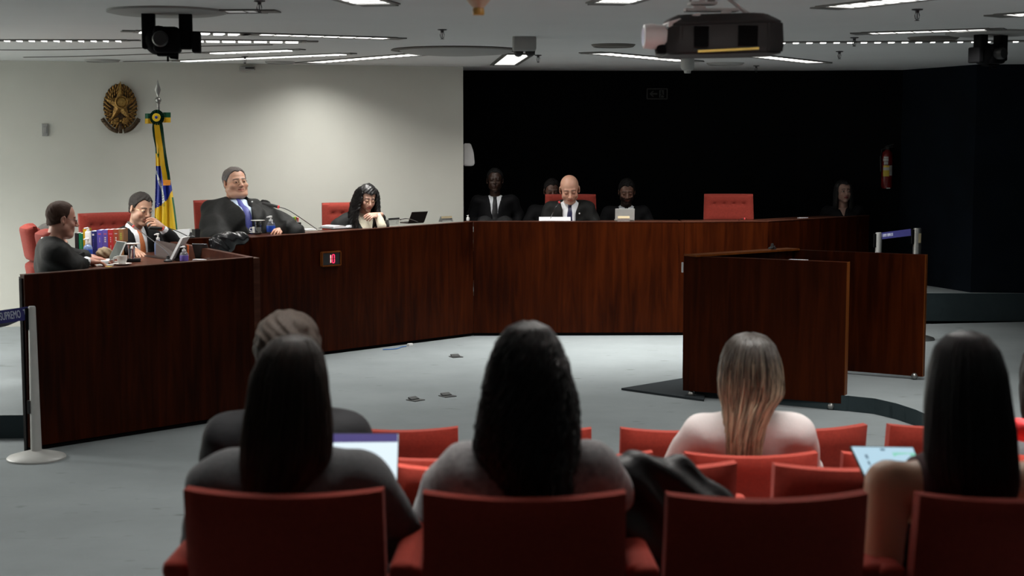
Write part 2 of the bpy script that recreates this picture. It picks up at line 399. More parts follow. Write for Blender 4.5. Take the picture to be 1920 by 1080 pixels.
def head_field(P, o):
    """head frame: y forward, z up, origin between the ears"""
    w = o.get('w', 1.0); fat = o.get('fat', 0.0)
    Q = P.copy(); Q[:, 0] = np.abs(P[:, 0])/w
    d = ell(Q, (0, -.014, .036), (.076, .096, .084))
    d = smin(d, ell(Q, (0, .028, -.036), (.060+fat*.5, .064, .078)), .03)
    d = smin(d, ell(Q, (.042+fat*.4, .012, -.060), (.024+fat*.5, .036, .030)), .022)
    d = smin(d, ell(Q, (0, .068, -.098), (.026+fat*.3, .024, .020)), .02)
    if fat: d = smin(d, ell(Q, (0, .035, -.10), (.05+fat, .045+fat*.5, .028+fat*.4)), .03)
    d = smin(d, cap(Q, (0, .079, .026), (.036, .070, .026), .012, .010), .014)
    d = smin(d, ell(Q, (.036+fat*.2, .060, -.028), (.024+fat*.4, .024, .022)), .018)
    d = smax(d, -ell(Q, (.031, .097, .004), (.019, .015, .0125)), .010)
    d = smin(d, smin(ell(Q, (.031, .0772, .0085), (.0150, .0130, .0095)), ell(Q, (.031, .0765, -.0035), (.0145, .0120, .0080)), .002), .004)       # lids over the eyeball
    d = smin(d, cap(Q, (0, .086, .016), (0, .113, -.026), .0065, .0120), .010)
    d = smin(d, ell(Q, (.011, .102, -.031), (.0085, .0100, .0075)), .006)
    d = smin(d, ell(Q, (0, .080, -.060), (.030, .016, .020)), .014)
    d = smin(d, cap(Q, (0, .0945, -.0565), (.021, .084, -.0595), .0050, .0028), .005)
    d = smin(d, cap(Q, (0, .0935, -.0675), (.019, .083, -.0635), .0060, .0030), .005)
    d = smax(d, -cap(Q, (0, .102, -.0615), (.021, .091, -.0615), .0042, .0034), .003)
    c, s = math.cos(.35), math.sin(.35)
    Re = np.array([[c, s, 0], [-s, c, 0], [0, 0, 1]])
    e = ell(Q, (.080, -.010, -.004), (.007, .019, .030), Re)
    e = smax(e, -ell(Q, (.088, -.006, -.002), (.006, .011, .019), Re), .004)
    e = smin(e, ell(Q, (.077, -.002, -.030), (.006, .009, .010)), .006)
    return smin(d, e, .008)
def head_cols(V, o):
    """skin with brows, lips, stubble in their own colours"""
    sk = np.array(o['skin']); C = np.tile(sk, (len(V), 1)).astype(float); x = np.abs(V[:, 0])/o.get('w', 1); y, z = V[:, 1], V[:, 2]
    red = np.exp(-(((x-.040)/.022)**2+((z+.030)/.024)**2+((y-.07)/.03)**2)); C = C*(1-.35*red[:, None])+.35*red[:, None]*sk*np.array([1.05, .72, .68])
    nr = np.exp(-((x/.014)**2+((z+.026)/.014)**2+((y-.11)/.02)**2)); C = C*(1-.3*nr[:, None])+.3*nr[:, None]*sk*np.array([1.05, .68, .62])
    lm = ((x/.023)**2+((z+.0615)/.0105)**2 < 1) & (y > .070); C[lm] = np.array(o.get('lip', sk*np.array([.82, .50, .50])))
    st = o.get('stubble')
    if st is not None:
        m = (z < -.035+.25*np.maximum(0, x-.03)) & (y > -.01) & ~lm & (z > -.16) & ~((z > -.052) & (x < .02) & (z > -.043)); C[m] = C[m]*(1-st[3])+np.array(st[:3])*st[3]
    br = np.array(o.get('brow', (.05, .035, .03))); bz = .0275+.06*x-1.2*(x-.02)**2*8
    m = (x > .010) & (x < .050) & (np.abs(z-bz) < .0042*(1.15-x*8)+.0012) & (y > .05); C[m] = C[m]*.2+br*.8
    if o.get('closed'):
        m = (x > .017) & (x < .047) & (np.abs(z+.004-.25*np.abs(x-.031)**1.5*2) < .0024) & (y > .06); C[m] = C[m]*.25
    sx = ((x-.031)/.022)**2+((z-.004)/.016)**2; m = (sx < 1) & (y > .05); C[m] = C[m]*np.array([.80, .72, .70])
    return C
def rotm(yaw=0, pitch=0, roll=0):   # yaw to the person's left +, pitch up +, roll to own right +
    return np.array(Euler((pitch, roll, yaw), 'XYZ').to_matrix()) if False else np.array(Matrix.Rotation(yaw, 3, 'Z') @ Matrix.Rotation(pitch, 3, 'X') @ Matrix.Rotation(roll, 3, 'Y'))
def hand_mesh(o, side, h=.0032):
    """hand frame: y to the fingers, z back of the hand, thumb on +x; side only mirrors through the frame"""
    cu = o.get('curl', .5); sp = o.get('spread', .06); s = o.get('hs', 1.0)
    chains = []
    for i, (bx_, ln) in enumerate(((.030, .066), (.010, .074), (-.011, .070), (-.030, .055))):
        a = cu*(.55+.12*i)*o.get('fan', (1, 1, 1, 1))[i]; p = np.array([bx_, .088-.004*abs(i-1), 0]); d = 0; pts = [p]
        yaw = (1.2-i)*sp
        for L_, k in ((.45, 1.0), (.32, 1.15), (.23, .8)):
            d += a*k; v = np.array([math.sin(yaw)*math.cos(d), math.cos(yaw)*math.cos(d), -math.sin(d)])*ln*L_*1.12; p = p+v; pts.append(p)
        chains.append(pts)
    ta = o.get('thumb', .5)
    tp = [np.array([.022, .018, -.006]), np.array([.046, .045, -.012-.02*ta]), np.array([.050-.012*ta, .072, -.016-.035*ta]), np.array([.046-.026*ta, .094, -.018-.05*ta])]
    def f(P):
        d = ell(P, (0, .050, 0), (.042, .050, .015)); d = smin(d, cap(P, (0, -.05, 0), (0, .02, 0), .026, .026), .02)
        d = smin(d, ell(P, (.024, .035, -.010), (.018, .028, .014)), .012); d = smin(d, ell(P, (-.026, .040, -.008), (.014, .034, .012)), .012)
        for pts in chains:
            rr = (.0098, .0088, .0080, .0070)
            e = np.min([cap(P, pts[j], pts[j+1], rr[j], rr[j+1]) for j in range(3)], 0)
            e = smin(e, cap(P, pts[0]*np.array([.8, .45, 1]), pts[0], .009, .0098), .004)
            d = smin(d, e, .005)
        e = np.min([cap(P, tp[j], tp[j+1], (.014, .0115, .0098)[j], (.0115, .0098, .0082)[j]) for j in range(3)], 0)
        return smin(d, e, .006)
    allp = np.array([q for c_ in chains for q in c_]+tp)
    lo = np.minimum(allp.min(0), (-.05, -.055, -.03))-.015; hi = np.maximum(allp.max(0), (.05, .1, .03))+.015
    V, Q = grid_mesh(f, lo, hi, h); return V*s, Q
def nrm(v): v = np.array(v, float); return v/np.linalg.norm(v)

def person(label, hpx, hy, Y, floor_z, seat_z, yaw, off=(0, -.06), head=None, arms=None, torso=None, clothes=None, hair=None, group=None, legs=True, extras=None, res=1.0, back_hp=None):
    """hpx, hy: where the centre of the head stands; yaw 0 looks away from the seats along +Y"""
    head = head or {}; torso = torso or {}; clothes = clothes or {}
    Hc = W(hpx, hy, Y); Rz = Matrix.Rotation(yaw, 3, 'Z')
    o3 = Rz @ Vector((off[0], off[1], 0)); root = thing('person', label, 'person', (Hc.x+o3.x, Hc.y+o3.y, floor_z), yaw, group)
    H = np.array([-off[0], -off[1], Hc.z-floor_z]); sz = seat_z-floor_z
    hs = head.get('s', 1.0); RH = rotm(R(head.get('yaw', 0)), R(head.get('pitch', 0)), R(head.get('roll', 0)))
    Pv = np.array([0, 0, sz+.10])
    Nk = H+RH@np.array([0, -.022, -.125])*hs+np.array([0, -.015, -.055])+np.array(torso.get('neck', (0, 0, 0)))  # base of the neck
    Lt = np.linalg.norm(Nk-Pv); wv = (Nk-Pv)/Lt; tw = R(torso.get('twist', 0))
    xv = nrm(np.cross(np.cross(wv, [math.cos(tw), math.sin(tw), torso.get('tilt', 0)]), wv)); yv = np.cross(wv, xv); B = np.stack([xv, yv, wv], 1); kz = Lt/.45
    tws, fat, fem = torso.get('w', 1.0), torso.get('fat', 0), torso.get('fem', 0)
    def T(P):
        q = (P-Pv.astype(np.float32))@B.astype(np.float32); q[:, 2] /= kz; return q
    def Ti(p): return Pv+B@(np.array(p, float)*np.array([1, 1, kz]))
    def torso_f(q, g, neck=False):
        ds = [ell(q, (0, 0, .02), (.165*tws+g, .125+g+fat*.4, .12+g)), ell(q, (0, .015+fat*.5, .16), (.145*tws+g+fat*.6, .110+g+fat, .17+g)),
              ell(q, (0, 0, .31), (.160*tws+g, .112+g+fat*.4, .16+g)), cap(q, (-.145*tws, -.012, .385), (.145*tws, -.012, .385), .060+g)]
        for s in (-1, 1):
            ds.append(cap(q, (0, -.02, .435), (s*.125*tws, -.012, .400), .042+g, .050+g))
            if fem: ds.append(ell(q, (s*.072, .085, .27), (.060+g*.6, .058+g*.5, .062+g*.6)))
        return U(ds, .045)
    sh = [Ti((s*.175*tws, -.012, .382)) for s in (1, -1)]
    ar = []
    dflt = [dict(el=(.25, .02, sz+.20), wr=(.14, .28, sz+.15)), dict(el=(-.25, .02, sz+.20), wr=(-.14, .28, sz+.15))]
    for i, s in enumerate((1, -1)):
        a = dict(dflt[i]); a.update((arms or [{}, {}])[i] or {}); a['el'] = np.array(a['el'], float); a['wr'] = np.array(a['wr'], float); ar.append(a)
    # -------- body
    Vs, Qs, Cs = [], [], []; skin = np.array(head.get('skin', (.50, .27, .19))); head['skin'] = skin
    def push(V, Q, C):
        Vs.append(V); Qs.append(Q+sum(len(v) for v in Vs[:-1])); Cs.append(C)
    hh = head.get('res', .0036)*res
    def hf(P):
        d = head_field(P, head); nk = (RH.T@(Nk-H))/hs
        return smin(d, cap(P, (0, -.022, -.06), nk, .050+head.get('fat', 0)*.6, .056+head.get('fat', 0)*.6), .02)
    lo = np.array([-.105, -.135, -.20]); hi = np.array([.105, .145, .14]); V, Q = grid_mesh(hf, lo, hi, hh); C = head_cols(V, head)
    push((V*hs)@RH.T+H, Q, C)
    hips = [np.array([s*.09, .02, sz+.09]) for s in (1, -1)]
    lg = torso.get('legs') or [((s*.12, .47, sz+.07), (s*.12, .45, .09), (s*.13, .60, .04)) for s in (1, -1)]
    g0 = -.012
    bare = clothes.get('bare', False)
    def bf(P):
        q = T(P); d = torso_f(q, g0); d = smin(d, cap(P, Nk, H+RH@np.array([0, -.022, -.05])*hs, .052, .046), .03)
        for i in (0, 1):
            a = ar[i]; d = smin(d, cap(P, sh[i], a['el'], .056 if bare else .042, .047 if bare else .034), .02); d = smin(d, cap(P, a['el'], a['wr'], .044 if bare else .034, .026), .012)
            k, an, to = lg[i]; d = smin(d, cap(P, hips[i], k, .075, .052), .03); d = smin(d, cap(P, k, an, .050, .036), .02); d = smin(d, cap(P, an, to, .034, .026), .02)
        return d
    pts = np.array([Pv, Nk, H]+sh+[a['el'] for a in ar]+[a['wr'] for a in ar]+[np.array(x) for l in lg for x in l])
    lo = pts.min(0)-.2; hi = pts.max(0)+.2; lo[2] = max(lo[2], -.02); V, Q = grid_mesh(bf, lo, hi, (.012 if bare else .020)*res); push(V, Q, np.tile(skin, (len(V), 1)))
    for i, s in enumerate((1, -1)):
        a = ar[i]
        if a.get('nohand'): continue
        dv = nrm(a.get('hd', a['wr']-a['el'])); n = np.array(a.get('hn', (0, 0, 1)), float); n = nrm(n-dv*(n@dv)); th = np.cross(n, dv) if s == 1 else np.cross(dv, n)
        V, Q = hand_mesh(dict(a, hs=torso.get('hand', 1.0)), s, a.get('h', .0042)*res)
        if s == -1: Q = Q[:, ::-1]
        if np.linalg.det(np.stack([th, dv, n], 1)) < 0 and s == 1: Q = Q[:, ::-1]
        push(V@np.stack([th, dv, n], 1).T+a['wr'], Q, np.tile(skin*np.array([1.0, .93, .90]), (len(V), 1)))
    mesh_obj('body', np.concatenate(Vs), np.concatenate(Qs), 'skin', root, np.concatenate(Cs))
    # -------- eyes
    if head.get('eyes', 1) and not head.get('closed'):
        for s in (-1, 1):
            bm = NB(); sph(bm, (0, 0, 0), .0119*hs, 14)
            c = H+RH@(np.array([s*.031*head.get('w', 1), .0782, .0028])*hs)
            e = obj('eye', bm, 'eye', root, True, loc=c)
            bm = NB(); sph(bm, RH@(np.array([0, .0098, -.0008])*hs), .0060*hs, 10); obj('iris', bm, 'iris', e, True)
    # -------- clothes
    def cloth(name, fn, lo, hi, h, m):
        V, Q = grid_mesh(fn, lo, hi, h)
        return mesh_obj(name, V, Q, m, root) if len(V) else None
    tlo = np.minimum.reduce([Pv, Nk]+sh+[a['el'] for a in ar]+[a['wr'] for a in ar])-.17-fat; thi = np.maximum.reduce([Pv, Nk]+sh+[a['el'] for a in ar]+[a['wr'] for a in ar])+.17+fat
    tlo[2] = max(tlo[2], sz-.02 if not clothes.get('long') else .1)
    cg = clothes.get('g', .022); sr = clothes.get('sleeve', (.070, .056, .044)); zv = clothes.get('v', .12); wt = clothes.get('vw', .075); am = clothes.get('wob', .004)
    hem = clothes.get('hem', -.06)
    def jacket(P):
        q = T(P); d = torso_f(q, cg)
        if clothes.get('bare') is not True:
            for i in (0, 1):
                a = ar[i]; ea = a['wr']+(a['el']-a['wr'])*clothes.get('cuff', .06)
                e = smin(cap(P, sh[i], a['el'], sr[0], sr[1]), cap(P, a['el'], ea, sr[1], sr[2]), .03)
                e = smax(e, -((ea-P)@nrm(a['wr']-a['el']).astype(np.float32)), .006) if True else e
                d = smin(d, e, .035)
        if clothes.get('cape'):
            for i in (0, 1): d = smin(d, cap(P, (sh[i]+Pv)/2*.4+sh[i]*.6, ar[i]['el']*np.array([.85, .8, 1]), .10, clothes['cape']), .06)
        if clothes.get('collar', 1):
            # roll collar and lapels as a raised band
            rb = clothes.get('band', .015); zz = [(.0, -.075, .452), (.055, -.055, .458), (.082, .005, .440), (wt+.012, .075, .385), (wt*.62+.014, .112+fat*.6, .28), (.016, .122+fat*1.3, zv+.02)]
            for s in (-1, 1):
                qq = q*np.array([s, 1, 1], np.float32)
                bnd = np.min([cap(qq, zz[j], zz[j+1], rb*(1.1 if j < 2 else 1.35), rb*1.35 if j < 4 else rb*.5) for j in range(5)], 0); d = smin(d, bnd, .010)
        w_ = np.clip((q[:, 2]-zv)/(.44-zv), 0, 1.4)*wt
        if wt > 0: d = np.maximum(d, -np.maximum(np.abs(q[:, 0])-w_, .0-q[:, 1]))
        nh = clothes.get('neckhole', .066); d = np.maximum(d, -cap(q, (0, -.012, .40), (0, -.012+.02, .62), nh, nh+.02))
        if clothes.get('bare'): d = smax(d, np.where(q[:, 2] > .22, np.abs(q[:, 0])-.105, -1.0), .02)
        d = np.maximum(d, hem-q[:, 2]); return d+wob(P, am, 20, clothes.get('ph', 0))
    jn = clothes.get('name', 'jacket')
    cloth(jn, jacket, tlo, thi, clothes.get('h', .0105)*res, clothes.get('m', 'suit'))
    if clothes.get('shirt'):
        ct = clothes.get('ct', .505)
        def shirt(P):
            q = T(P); d = torso_f(q, .006); d = smin(d, cap(q, (0, -.02, .40), (0, 0.0, .60), .066+head.get('fat', 0)*.7, .064+head.get('fat', 0)*.7), .02)
            d = np.maximum(d, q[:, 2]-(ct-.12*np.clip(q[:, 1]+.02, 0, 1)*3-.35*np.clip(.02-np.abs(q[:, 0]), 0, 1)*(q[:, 1] > 0)))
            for i in (0, 1):
                a = ar[i]; v = nrm(a['wr']-a['el']); d = np.minimum(d, cap(P, a['el'] if clothes.get('fore') else a['wr']-v*.09, a['wr']-v*.018, .043 if clothes.get('fore') else .034, .034))
            return d+wob(P, .0015, 30, 1)
        lo = np.minimum.reduce([Pv, Nk]+[a['wr'] for a in ar])-.2-fat; hi = np.maximum.reduce([Pv, Nk]+[a['wr'] for a in ar])+.2+fat; lo[2] = max(lo[2], sz)
        cloth('shirt', shirt, lo, hi, .0085*res, clothes['shirt'])
    if clothes.get('tie'):
        zs = np.linspace(.466, clothes.get('tz', .0), 16); bm = NB(); rings = []
        for k, z in enumerate(zs):
            ys = np.linspace(0, .40, 161); q = np.stack([np.zeros(161), ys, np.full(161, z)], 1).astype(np.float32); f = torso_f(q, .006); 
            f = smin(f, cap(q, (0, -.02, .40), (0, 0.0, .60), .066+head.get('fat', 0)*.7), .02)
            y = ys[np.argmax(f > 0)]+.002; hw = (.017 if k < 2 else .015+.022*(k/15)**.7)*(1.15 if k == 0 else 1); th = .010 if k < 2 else .005
            rings.append([bm.verts.new(Ti(p)) for p in ((-hw, y-.004, z), (-hw*.6, y+th*.7, z), (0, y+th, z), (hw*.6, y+th*.7, z), (hw, y-.004, z))])
        for a_, b_ in zip(rings, rings[1:]):
            for j in range(4): bm.faces.new((a_[j], a_[j+1], b_[j+1], b_[j]))
        obj('tie', bm, clothes['tie'], root, True)
    if clothes.get('pin'):
        z = .33; ys = np.linspace(0, .30, 121); q = np.stack([np.full(121, .095), ys, np.full(121, z)], 1).astype(np.float32); y = ys[np.argmax(torso_f(q, cg) > 0)]+.012
        bm = NB(); sph(bm, Ti((-.095, y, z)), .0085, 10); obj('lapel_pin', bm, 'whitepl', root, True)
    if legs:
        def tr(P):
            d = None
            for i in (0, 1):
                k, an, to = lg[i]; e = smin(cap(P, hips[i], k, .095, .070), cap(P, k, np.array(an)+np.array([0, 0, .03]), .068, .055), .02); d = e if d is None else smin(d, e, .03)
            d = smin(d, ell(P, (0, 0, sz+.10), (.175*tws, .135+fat*.5, .11)), .04); return d+wob(P, .003, 18)
        q = np.array([x for l in lg for x in l]+[Pv]); lo = q.min(0)-.16; hi = q.max(0)+.16; lo[2] = .05
        cloth('trousers', tr, lo, hi, .02*res, clothes.get('legs', 'trousers'))
        for i in (0, 1):
            k, an, to = [np.array(x) for x in lg[i]]; bm = NB()
            tube(bm, [an+[0, -.07, -.045], an+[0, -.03, -.035], (an+to)/2+[0, 0, -.02], to+[0, .02, -.01], to+[0, .06, -.012]], [.03, .042, .044, .038, .015], 10, flat=.8)
            obj('shoe', bm, 'shoe', root, True)
    # -------- hair
    def cap_hair(o):
        cols = np.array(o['col'])
        def f(P):
            g = o.get('g', .008); Q = P.copy(); Q[:, 0] = np.abs(P[:, 0])/head.get('w', 1)
            d = ell(Q, (0, -.014-o.get('backg', 0), .036+o.get('up', 0)), (.076+g, .096+g, .084+g+o.get('topg', 0)))
            d = smin(d, ell(Q, (0, -.045, -.03), (.060+g*.6, .052+g*.4, .055)), .02)
            z = P[:, 2]; yf = .012+np.clip(z, 0, .2)*o.get('temple', .55)-np.clip(-.012-z, 0, .1)*2.2
            hl = o.get('hl', .088)-np.clip(.03-np.abs(P[:, 0]), 0, .03)*o.get('peak', .3)
            ear = ell(Q, (.080, -.004, -.010), (.03, .022, .034))
            d = smax(d, np.minimum(P[:, 1]-yf, hl-z), .006)
            d = smax(d, -ear, .004); d = np.maximum(d, -.085-P[:, 2]); d = smax(d, P[:, 1]-o.get('front', .082), .006)
            if o.get('bald'): d = smax(d, P[:, 2]-o['bald'], .004)
            return d+wob(P, o.get('amp', .0015), 90, 1)
        V, Q = grid_mesh(f, (-.11, -.14, -.1), (.11, .12, .15), .0042*res)
        t = np.clip((V[:, 2]+.03)/.12, 0, 1)[:, None]; low = np.array(o.get('low', cols)); C = low*(1-t)+cols*t
        nz = (.8+.4*np.abs(np.sin(V[:, 0]*260+np.sin(V[:, 1]*90)*2)))[:, None]
        if o.get('ret'): return ((V*hs)@RH.T, Q, C*nz)
        mesh_obj('hair', (V*hs)@RH.T+H, Q, 'haircap', root, C*nz)
    if hair:
        if hair.get('kind') == 'cap': cap_hair(hair)
        else: strands(root, H, hair, cap_hair(dict(hair['cap'], ret=1)) if hair.get('cap') else None)
    if extras: extras(root, H, RH, hs, Ti, T, torso_f)
    return root

def strands(root, H, o, extra=None):
    """long hair: a core and many locks, both running down a stack of oval sections (z, cx, cy, rx, ry) around the head"""
    secs = np.array(o['secs'], float); zs = secs[:, 0]; n = o.get('n', 1300); K = o.get('k', 16)
    a0, a1 = R(o.get('a0', 40)), R(o.get('a1', 320))      # measured from straight ahead, through the back
    tt = np.linspace(0, 1, len(secs))
    def at(t, phi, m):
        s = [np.interp(t, tt, secs[:, j]) for j in range(5)]
        return np.stack([s[1]+np.sin(phi)*s[3]*m, s[2]+np.cos(phi)*s[4]*m, s[0]+0*phi], -1)
    # core
    nphi, nt = 40, 26; ph = np.linspace(a0, a1, nphi); ts = np.linspace(.0, o.get('core', .97), nt)
    Vo = np.concatenate([at(np.full(nphi, t), ph, .93 if t < .8 else .93-.25*(t-.8)) for t in ts]); Vi = np.concatenate([at(np.full(nphi, t), ph, .74) for t in ts])
    V = np.concatenate([Vo, Vi]); N = nphi*nt; Q = []
    for i in range(nt-1):
        for j in range(nphi-1):
            a = i*nphi+j; Q += [(a, a+1, a+nphi+1, a+nphi), (N+a, N+a+nphi, N+a+nphi+1, N+a+1)]
    for i in range(nt-1):
        for j in (0, nphi-1):
            a = i*nphi+j; Q.append((a, a+nphi, N+a+nphi, N+a) if j == 0 else (a, N+a, N+a+nphi, a+nphi))
    for j in range(nphi-1):
        a = (nt-1)*nphi+j; Q.append((a, a+1, N+a+1, N+a)); Q.append((j, N+j, N+j+1, j+1))
    colf = o['colf']
    tc = np.concatenate([np.repeat(ts, nphi)]*2); pc = np.concatenate([np.tile(ph, nt)]*2)
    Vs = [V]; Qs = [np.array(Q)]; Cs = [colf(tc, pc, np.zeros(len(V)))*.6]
    # locks
    r = np.random.default_rng(o.get('seed', 3)); phi = r.uniform(a0, a1, n); t1 = np.clip(r.normal(o.get('end', .95), o.get('endj', .05), n), .3, 1.0); t0 = r.uniform(0, o.get('t0', .12), n)
    m = r.uniform(.93, 1.035, n); kk = np.linspace(0, 1, K); rnd = r.uniform(-1, 1, n); ph0 = r.uniform(0, 6.28, n); fr = o.get('freq', 2)*r.uniform(.7, 1.3, n)
    amp = o.get('amp', .003)*r.uniform(.5, 1.5, n); rad = o.get('rad', .0022)*r.uniform(.6, 1.4, n); drift = r.normal(0, o.get('drift', .06), n)
    T_ = t0[:, None]+(t1-t0)[:, None]*kk[None, :]; PH = phi[:, None]+drift[:, None]*kk[None, :]**2
    P = at(T_.ravel(), PH.ravel(), np.repeat(m, K)).reshape(n, K, 3)
    grow = np.clip(kk*2.2, .1, 1)[None, :]*amp[:, None]; ang = ph0[:, None]+2*np.pi*fr[:, None]*kk[None, :]
    out = np.stack([np.sin(PH), np.cos(PH), 0*PH], -1); tan = np.stack([np.cos(PH), -np.sin(PH), 0*PH], -1)
    P = P+out*(np.cos(ang)*grow)[..., None]*.7+tan*(np.sin(ang)*grow)[..., None]
    w = rad[:, None]*np.clip(np.minimum(1, (1-kk)*3+.25), 0, 1)[None, :]
    ring = []
    for c in range(3):
        a = 2*math.pi*c/3; ring.append(P+out*(math.cos(a)*w)[..., None]*.7+tan*(math.sin(a)*w)[..., None])
    V = np.stack(ring, 2).reshape(-1, 3)                         # n, K, 3 ring, 3
    b = (np.arange(n)[:, None]*K+np.arange(K-1)[None, :]).ravel()*3
    Q = np.concatenate([np.stack([b+i, b+(i+1) % 3, b+3+(i+1) % 3, b+3+i], 1) for i in range(3)])
    Cc = colf(np.repeat(T_.ravel(), 3), np.repeat(PH.ravel(), 3), np.repeat(np.repeat(rnd, K), 3))
    base = len(Vs[0]); Vs.append(V); Qs.append(Q+base); Cs.append(Cc)
    if extra: Qs.append(extra[1]+sum(len(v) for v in Vs)); Vs.append(extra[0]); Cs.append(extra[2])
    return mesh_obj('hair', np.concatenate(Vs)+H, np.concatenate(Qs), 'hair', root, np.concatenate(Cs))

def glasses(root, H, RH, hs, m='wire', w=1.0, lens=True, col=None):
    g = NB()
    def X(p): return H+RH@(np.array(p)*np.array([w, 1, 1])*hs)
    for s in (-1, 1):
        tube(g, [X((s*.032+.0195*math.cos(a), .099-.010*abs(math.cos(a)) if s*math.cos(a) > 0 else .099, .001+.0145*math.sin(a))) for a in np.linspace(0, 2*math.pi, 17)], .0009*hs, 6, caps=False)
        tube(g, [X((s*.052, .092, .006)), X((s*.076, .06, .008)), X((s*.080, .0, .008)), X((s*.080, -.018, -.008))], .0012*hs, 6)
    tube(g, [X((-.013, .099, .003)), X((0, .103, .006)), X((.013, .099, .003))], .0012*hs, 6)
    fr = obj('spectacles', g, m, root, True)
    if lens:
        for s in (-1, 1):
            b = NB(); vs = [b.verts.new(X((s*.032+.0185*math.cos(a), .0985, .001+.0135*math.sin(a)))) for a in np.linspace(0, 2*math.pi, 17)[:-1]]
            b.faces.new(vs); vs2 = [b.verts.new(Vector(v.co)+Vector(RH@np.array([0, .0012, 0]))) for v in vs]; b.faces.new(vs2[::-1])
            for i in range(16): b.faces.new((vs[i], vs2[i], vs2[(i+1) % 16], vs[(i+1) % 16]))
            obj('lens', b, 'lens', fr)
# ---------------------------------------------------------------- the room
CZ = 2.62
def wobj(name, bm, m, parent, smooth=False):
    Mi = parent.matrix_basis.inverted()
    for v in bm.verts: v.co = Mi @ v.co
    return obj(name, bm, m, parent, smooth)
bm = NB()                                                    # floor: flat in front of the benches, rising under the audience
ys = [(19, 0), (7.5, 0), (5.75, 0), (5.2, .045), (4.6, .135), (3.9, .25), (3.2, .36), (2.2, .52), (0.6, .78)]
vs = [[bm.verts.new((x, y, z)) for x in (-9, 9)] for y, z in ys]
for a, b in zip(vs, vs[1:]): bm.faces.new((a[0], a[1], b[1], b[0]))
vb = [[bm.verts.new((x, y, z-.2)) for x in (-9, 9)] for y, z in ys]
for a, b in zip(vb, vb[1:]): bm.faces.new((a[1], a[0], b[0], b[1]))
struct('floor', bm, 'carpet')
bm = NB(); bx(bm, (0, 9.5, CZ+.1), (18, 18.6, .2)); struct('ceiling', bm, 'ceil')
def wall(name, pts, t, m, z0=-.1, z1=CZ):
    bm = NB(); n = len(pts); P = [Vector((x, y)) for x, y in pts]; Q = []
    for i in range(n):
        d = (P[min(i+1, n-1)]-P[max(i-1, 0)]).normalized(); Q.append(P[i]+Vector((-d.y, d.x))*t)
    prism(bm, [tuple(p) for p in P]+[tuple(q) for q in Q[::-1]], z0, z1); return struct(name, bm, m)
WL = (Vector((-8.6, 13.11)), Vector((-.492, 15.5)))
wall('wall_left', [tuple(WL[0]), tuple(WL[1])], .85, 'wallw')
wall('wall_back', [(-1.2, 16.3), (1.2, 16.40), (3.05, 16.40), (4.12, 16.25)], .2, 'wallb')
wall('wall_right', [(4.12, 16.25), (4.40, 15.45), (4.53, 15.02), (5.2, 14.97), (7.0, 14.6), (9.0, 13.0)], .2, 'wallr')
wall('wall_side_left', [(-8.9, 1), (-8.7, 13.3)], .2, 'wallw'); wall('wall_side_right', [(8.9, 13.2), (8.9, 1)], .2, 'wallr')
# raised floors
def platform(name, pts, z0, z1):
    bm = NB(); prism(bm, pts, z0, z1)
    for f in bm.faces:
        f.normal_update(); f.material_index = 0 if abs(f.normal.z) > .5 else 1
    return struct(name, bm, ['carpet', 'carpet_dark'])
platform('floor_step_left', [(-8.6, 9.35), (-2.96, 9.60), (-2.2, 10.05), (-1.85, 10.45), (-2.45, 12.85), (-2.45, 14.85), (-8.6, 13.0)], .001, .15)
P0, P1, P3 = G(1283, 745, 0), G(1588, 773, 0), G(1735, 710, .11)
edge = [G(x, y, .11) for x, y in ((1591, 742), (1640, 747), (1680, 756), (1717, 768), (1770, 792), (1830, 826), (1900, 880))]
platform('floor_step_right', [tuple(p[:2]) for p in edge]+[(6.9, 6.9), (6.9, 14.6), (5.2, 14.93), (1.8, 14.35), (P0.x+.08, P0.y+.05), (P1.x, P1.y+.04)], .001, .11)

# ---------------------------------------------------------------- ceiling lights
def lamp(t, Ln, w, k=1.0, sp=None):
    ld = bpy.data.lights.new('lamp', 'AREA'); ld.shape = 'RECTANGLE'; ld.size = Ln; ld.size_y = w; sp = sp or SPREAD; ld.spread = R(sp); ld.energy = LAMPW*Ln*w*k*(.75 if sp < 110 else 1); ld.color = (1, .985, .94)
    o = bpy.data.objects.new('lamp', ld); COL.objects.link(o); o.parent = t; o.location = (0, 0, -.012)
def light(x0, y0, x1, y1, w, label, dash=None, m='diff', k=1.0, sp=None, grp='narrow ceiling lights'):
    A, B = G(x0, y0, CZ), G(x1, y1, CZ); d = (B-A); Ln = d.length; d.normalize(); n = Vector((-d.y, d.x, 0))
    yaw = math.atan2(d.y, d.x); mid = (A+B)/2
    t = thing('ceiling_light', label, 'ceiling light', mid, yaw, grp)
    bm = NB(); e = .035
    for c, s in (((0, w/2+e/2, -.004), (Ln+2*e, e, .008)), ((0, -w/2-e/2, -.004), (Ln+2*e, e, .008)), ((Ln/2+.06, 0, -.004), (.12, w, .008)), ((-Ln/2-.06, 0, -.004), (.12, w, .008))): bx(bm, c, s)
    obj('frame', bm, 'frame', t)
    bm = NB()
    if dash:
        per, duty = dash; u = -Ln/2
        while u < Ln/2-.01:
            l = min(per*duty, Ln/2-u); bx(bm, (u+l/2, 0, -.007), (l, w, .014)); u += per
        obj('diffuser_louver', bm, m, t); bm = NB(); bx(bm, (0, 0, -.0008), (Ln, w, .0016)); obj('reflector', bm, 'frame', t)  # the dashes are glowing diffuser pieces rather than blades
    else:
        bx(bm, (0, 0, -.002), (Ln, w, .004)); obj('diffuser', bm, m, t)
        bm = NB(); u = -Ln/2+.05
        while u < Ln/2: bx(bm, (u, 0, -.005), (.006, w, .004)); u += .12
        obj('diffuser_louver', bm, 'frame', t)
    if m == 'diff': lamp(t, Ln, w, k, sp)
    return t
light(470, 63, 726, 71, .16, 'long lit ceiling light running toward the seats above the curly-haired woman', k=.8)
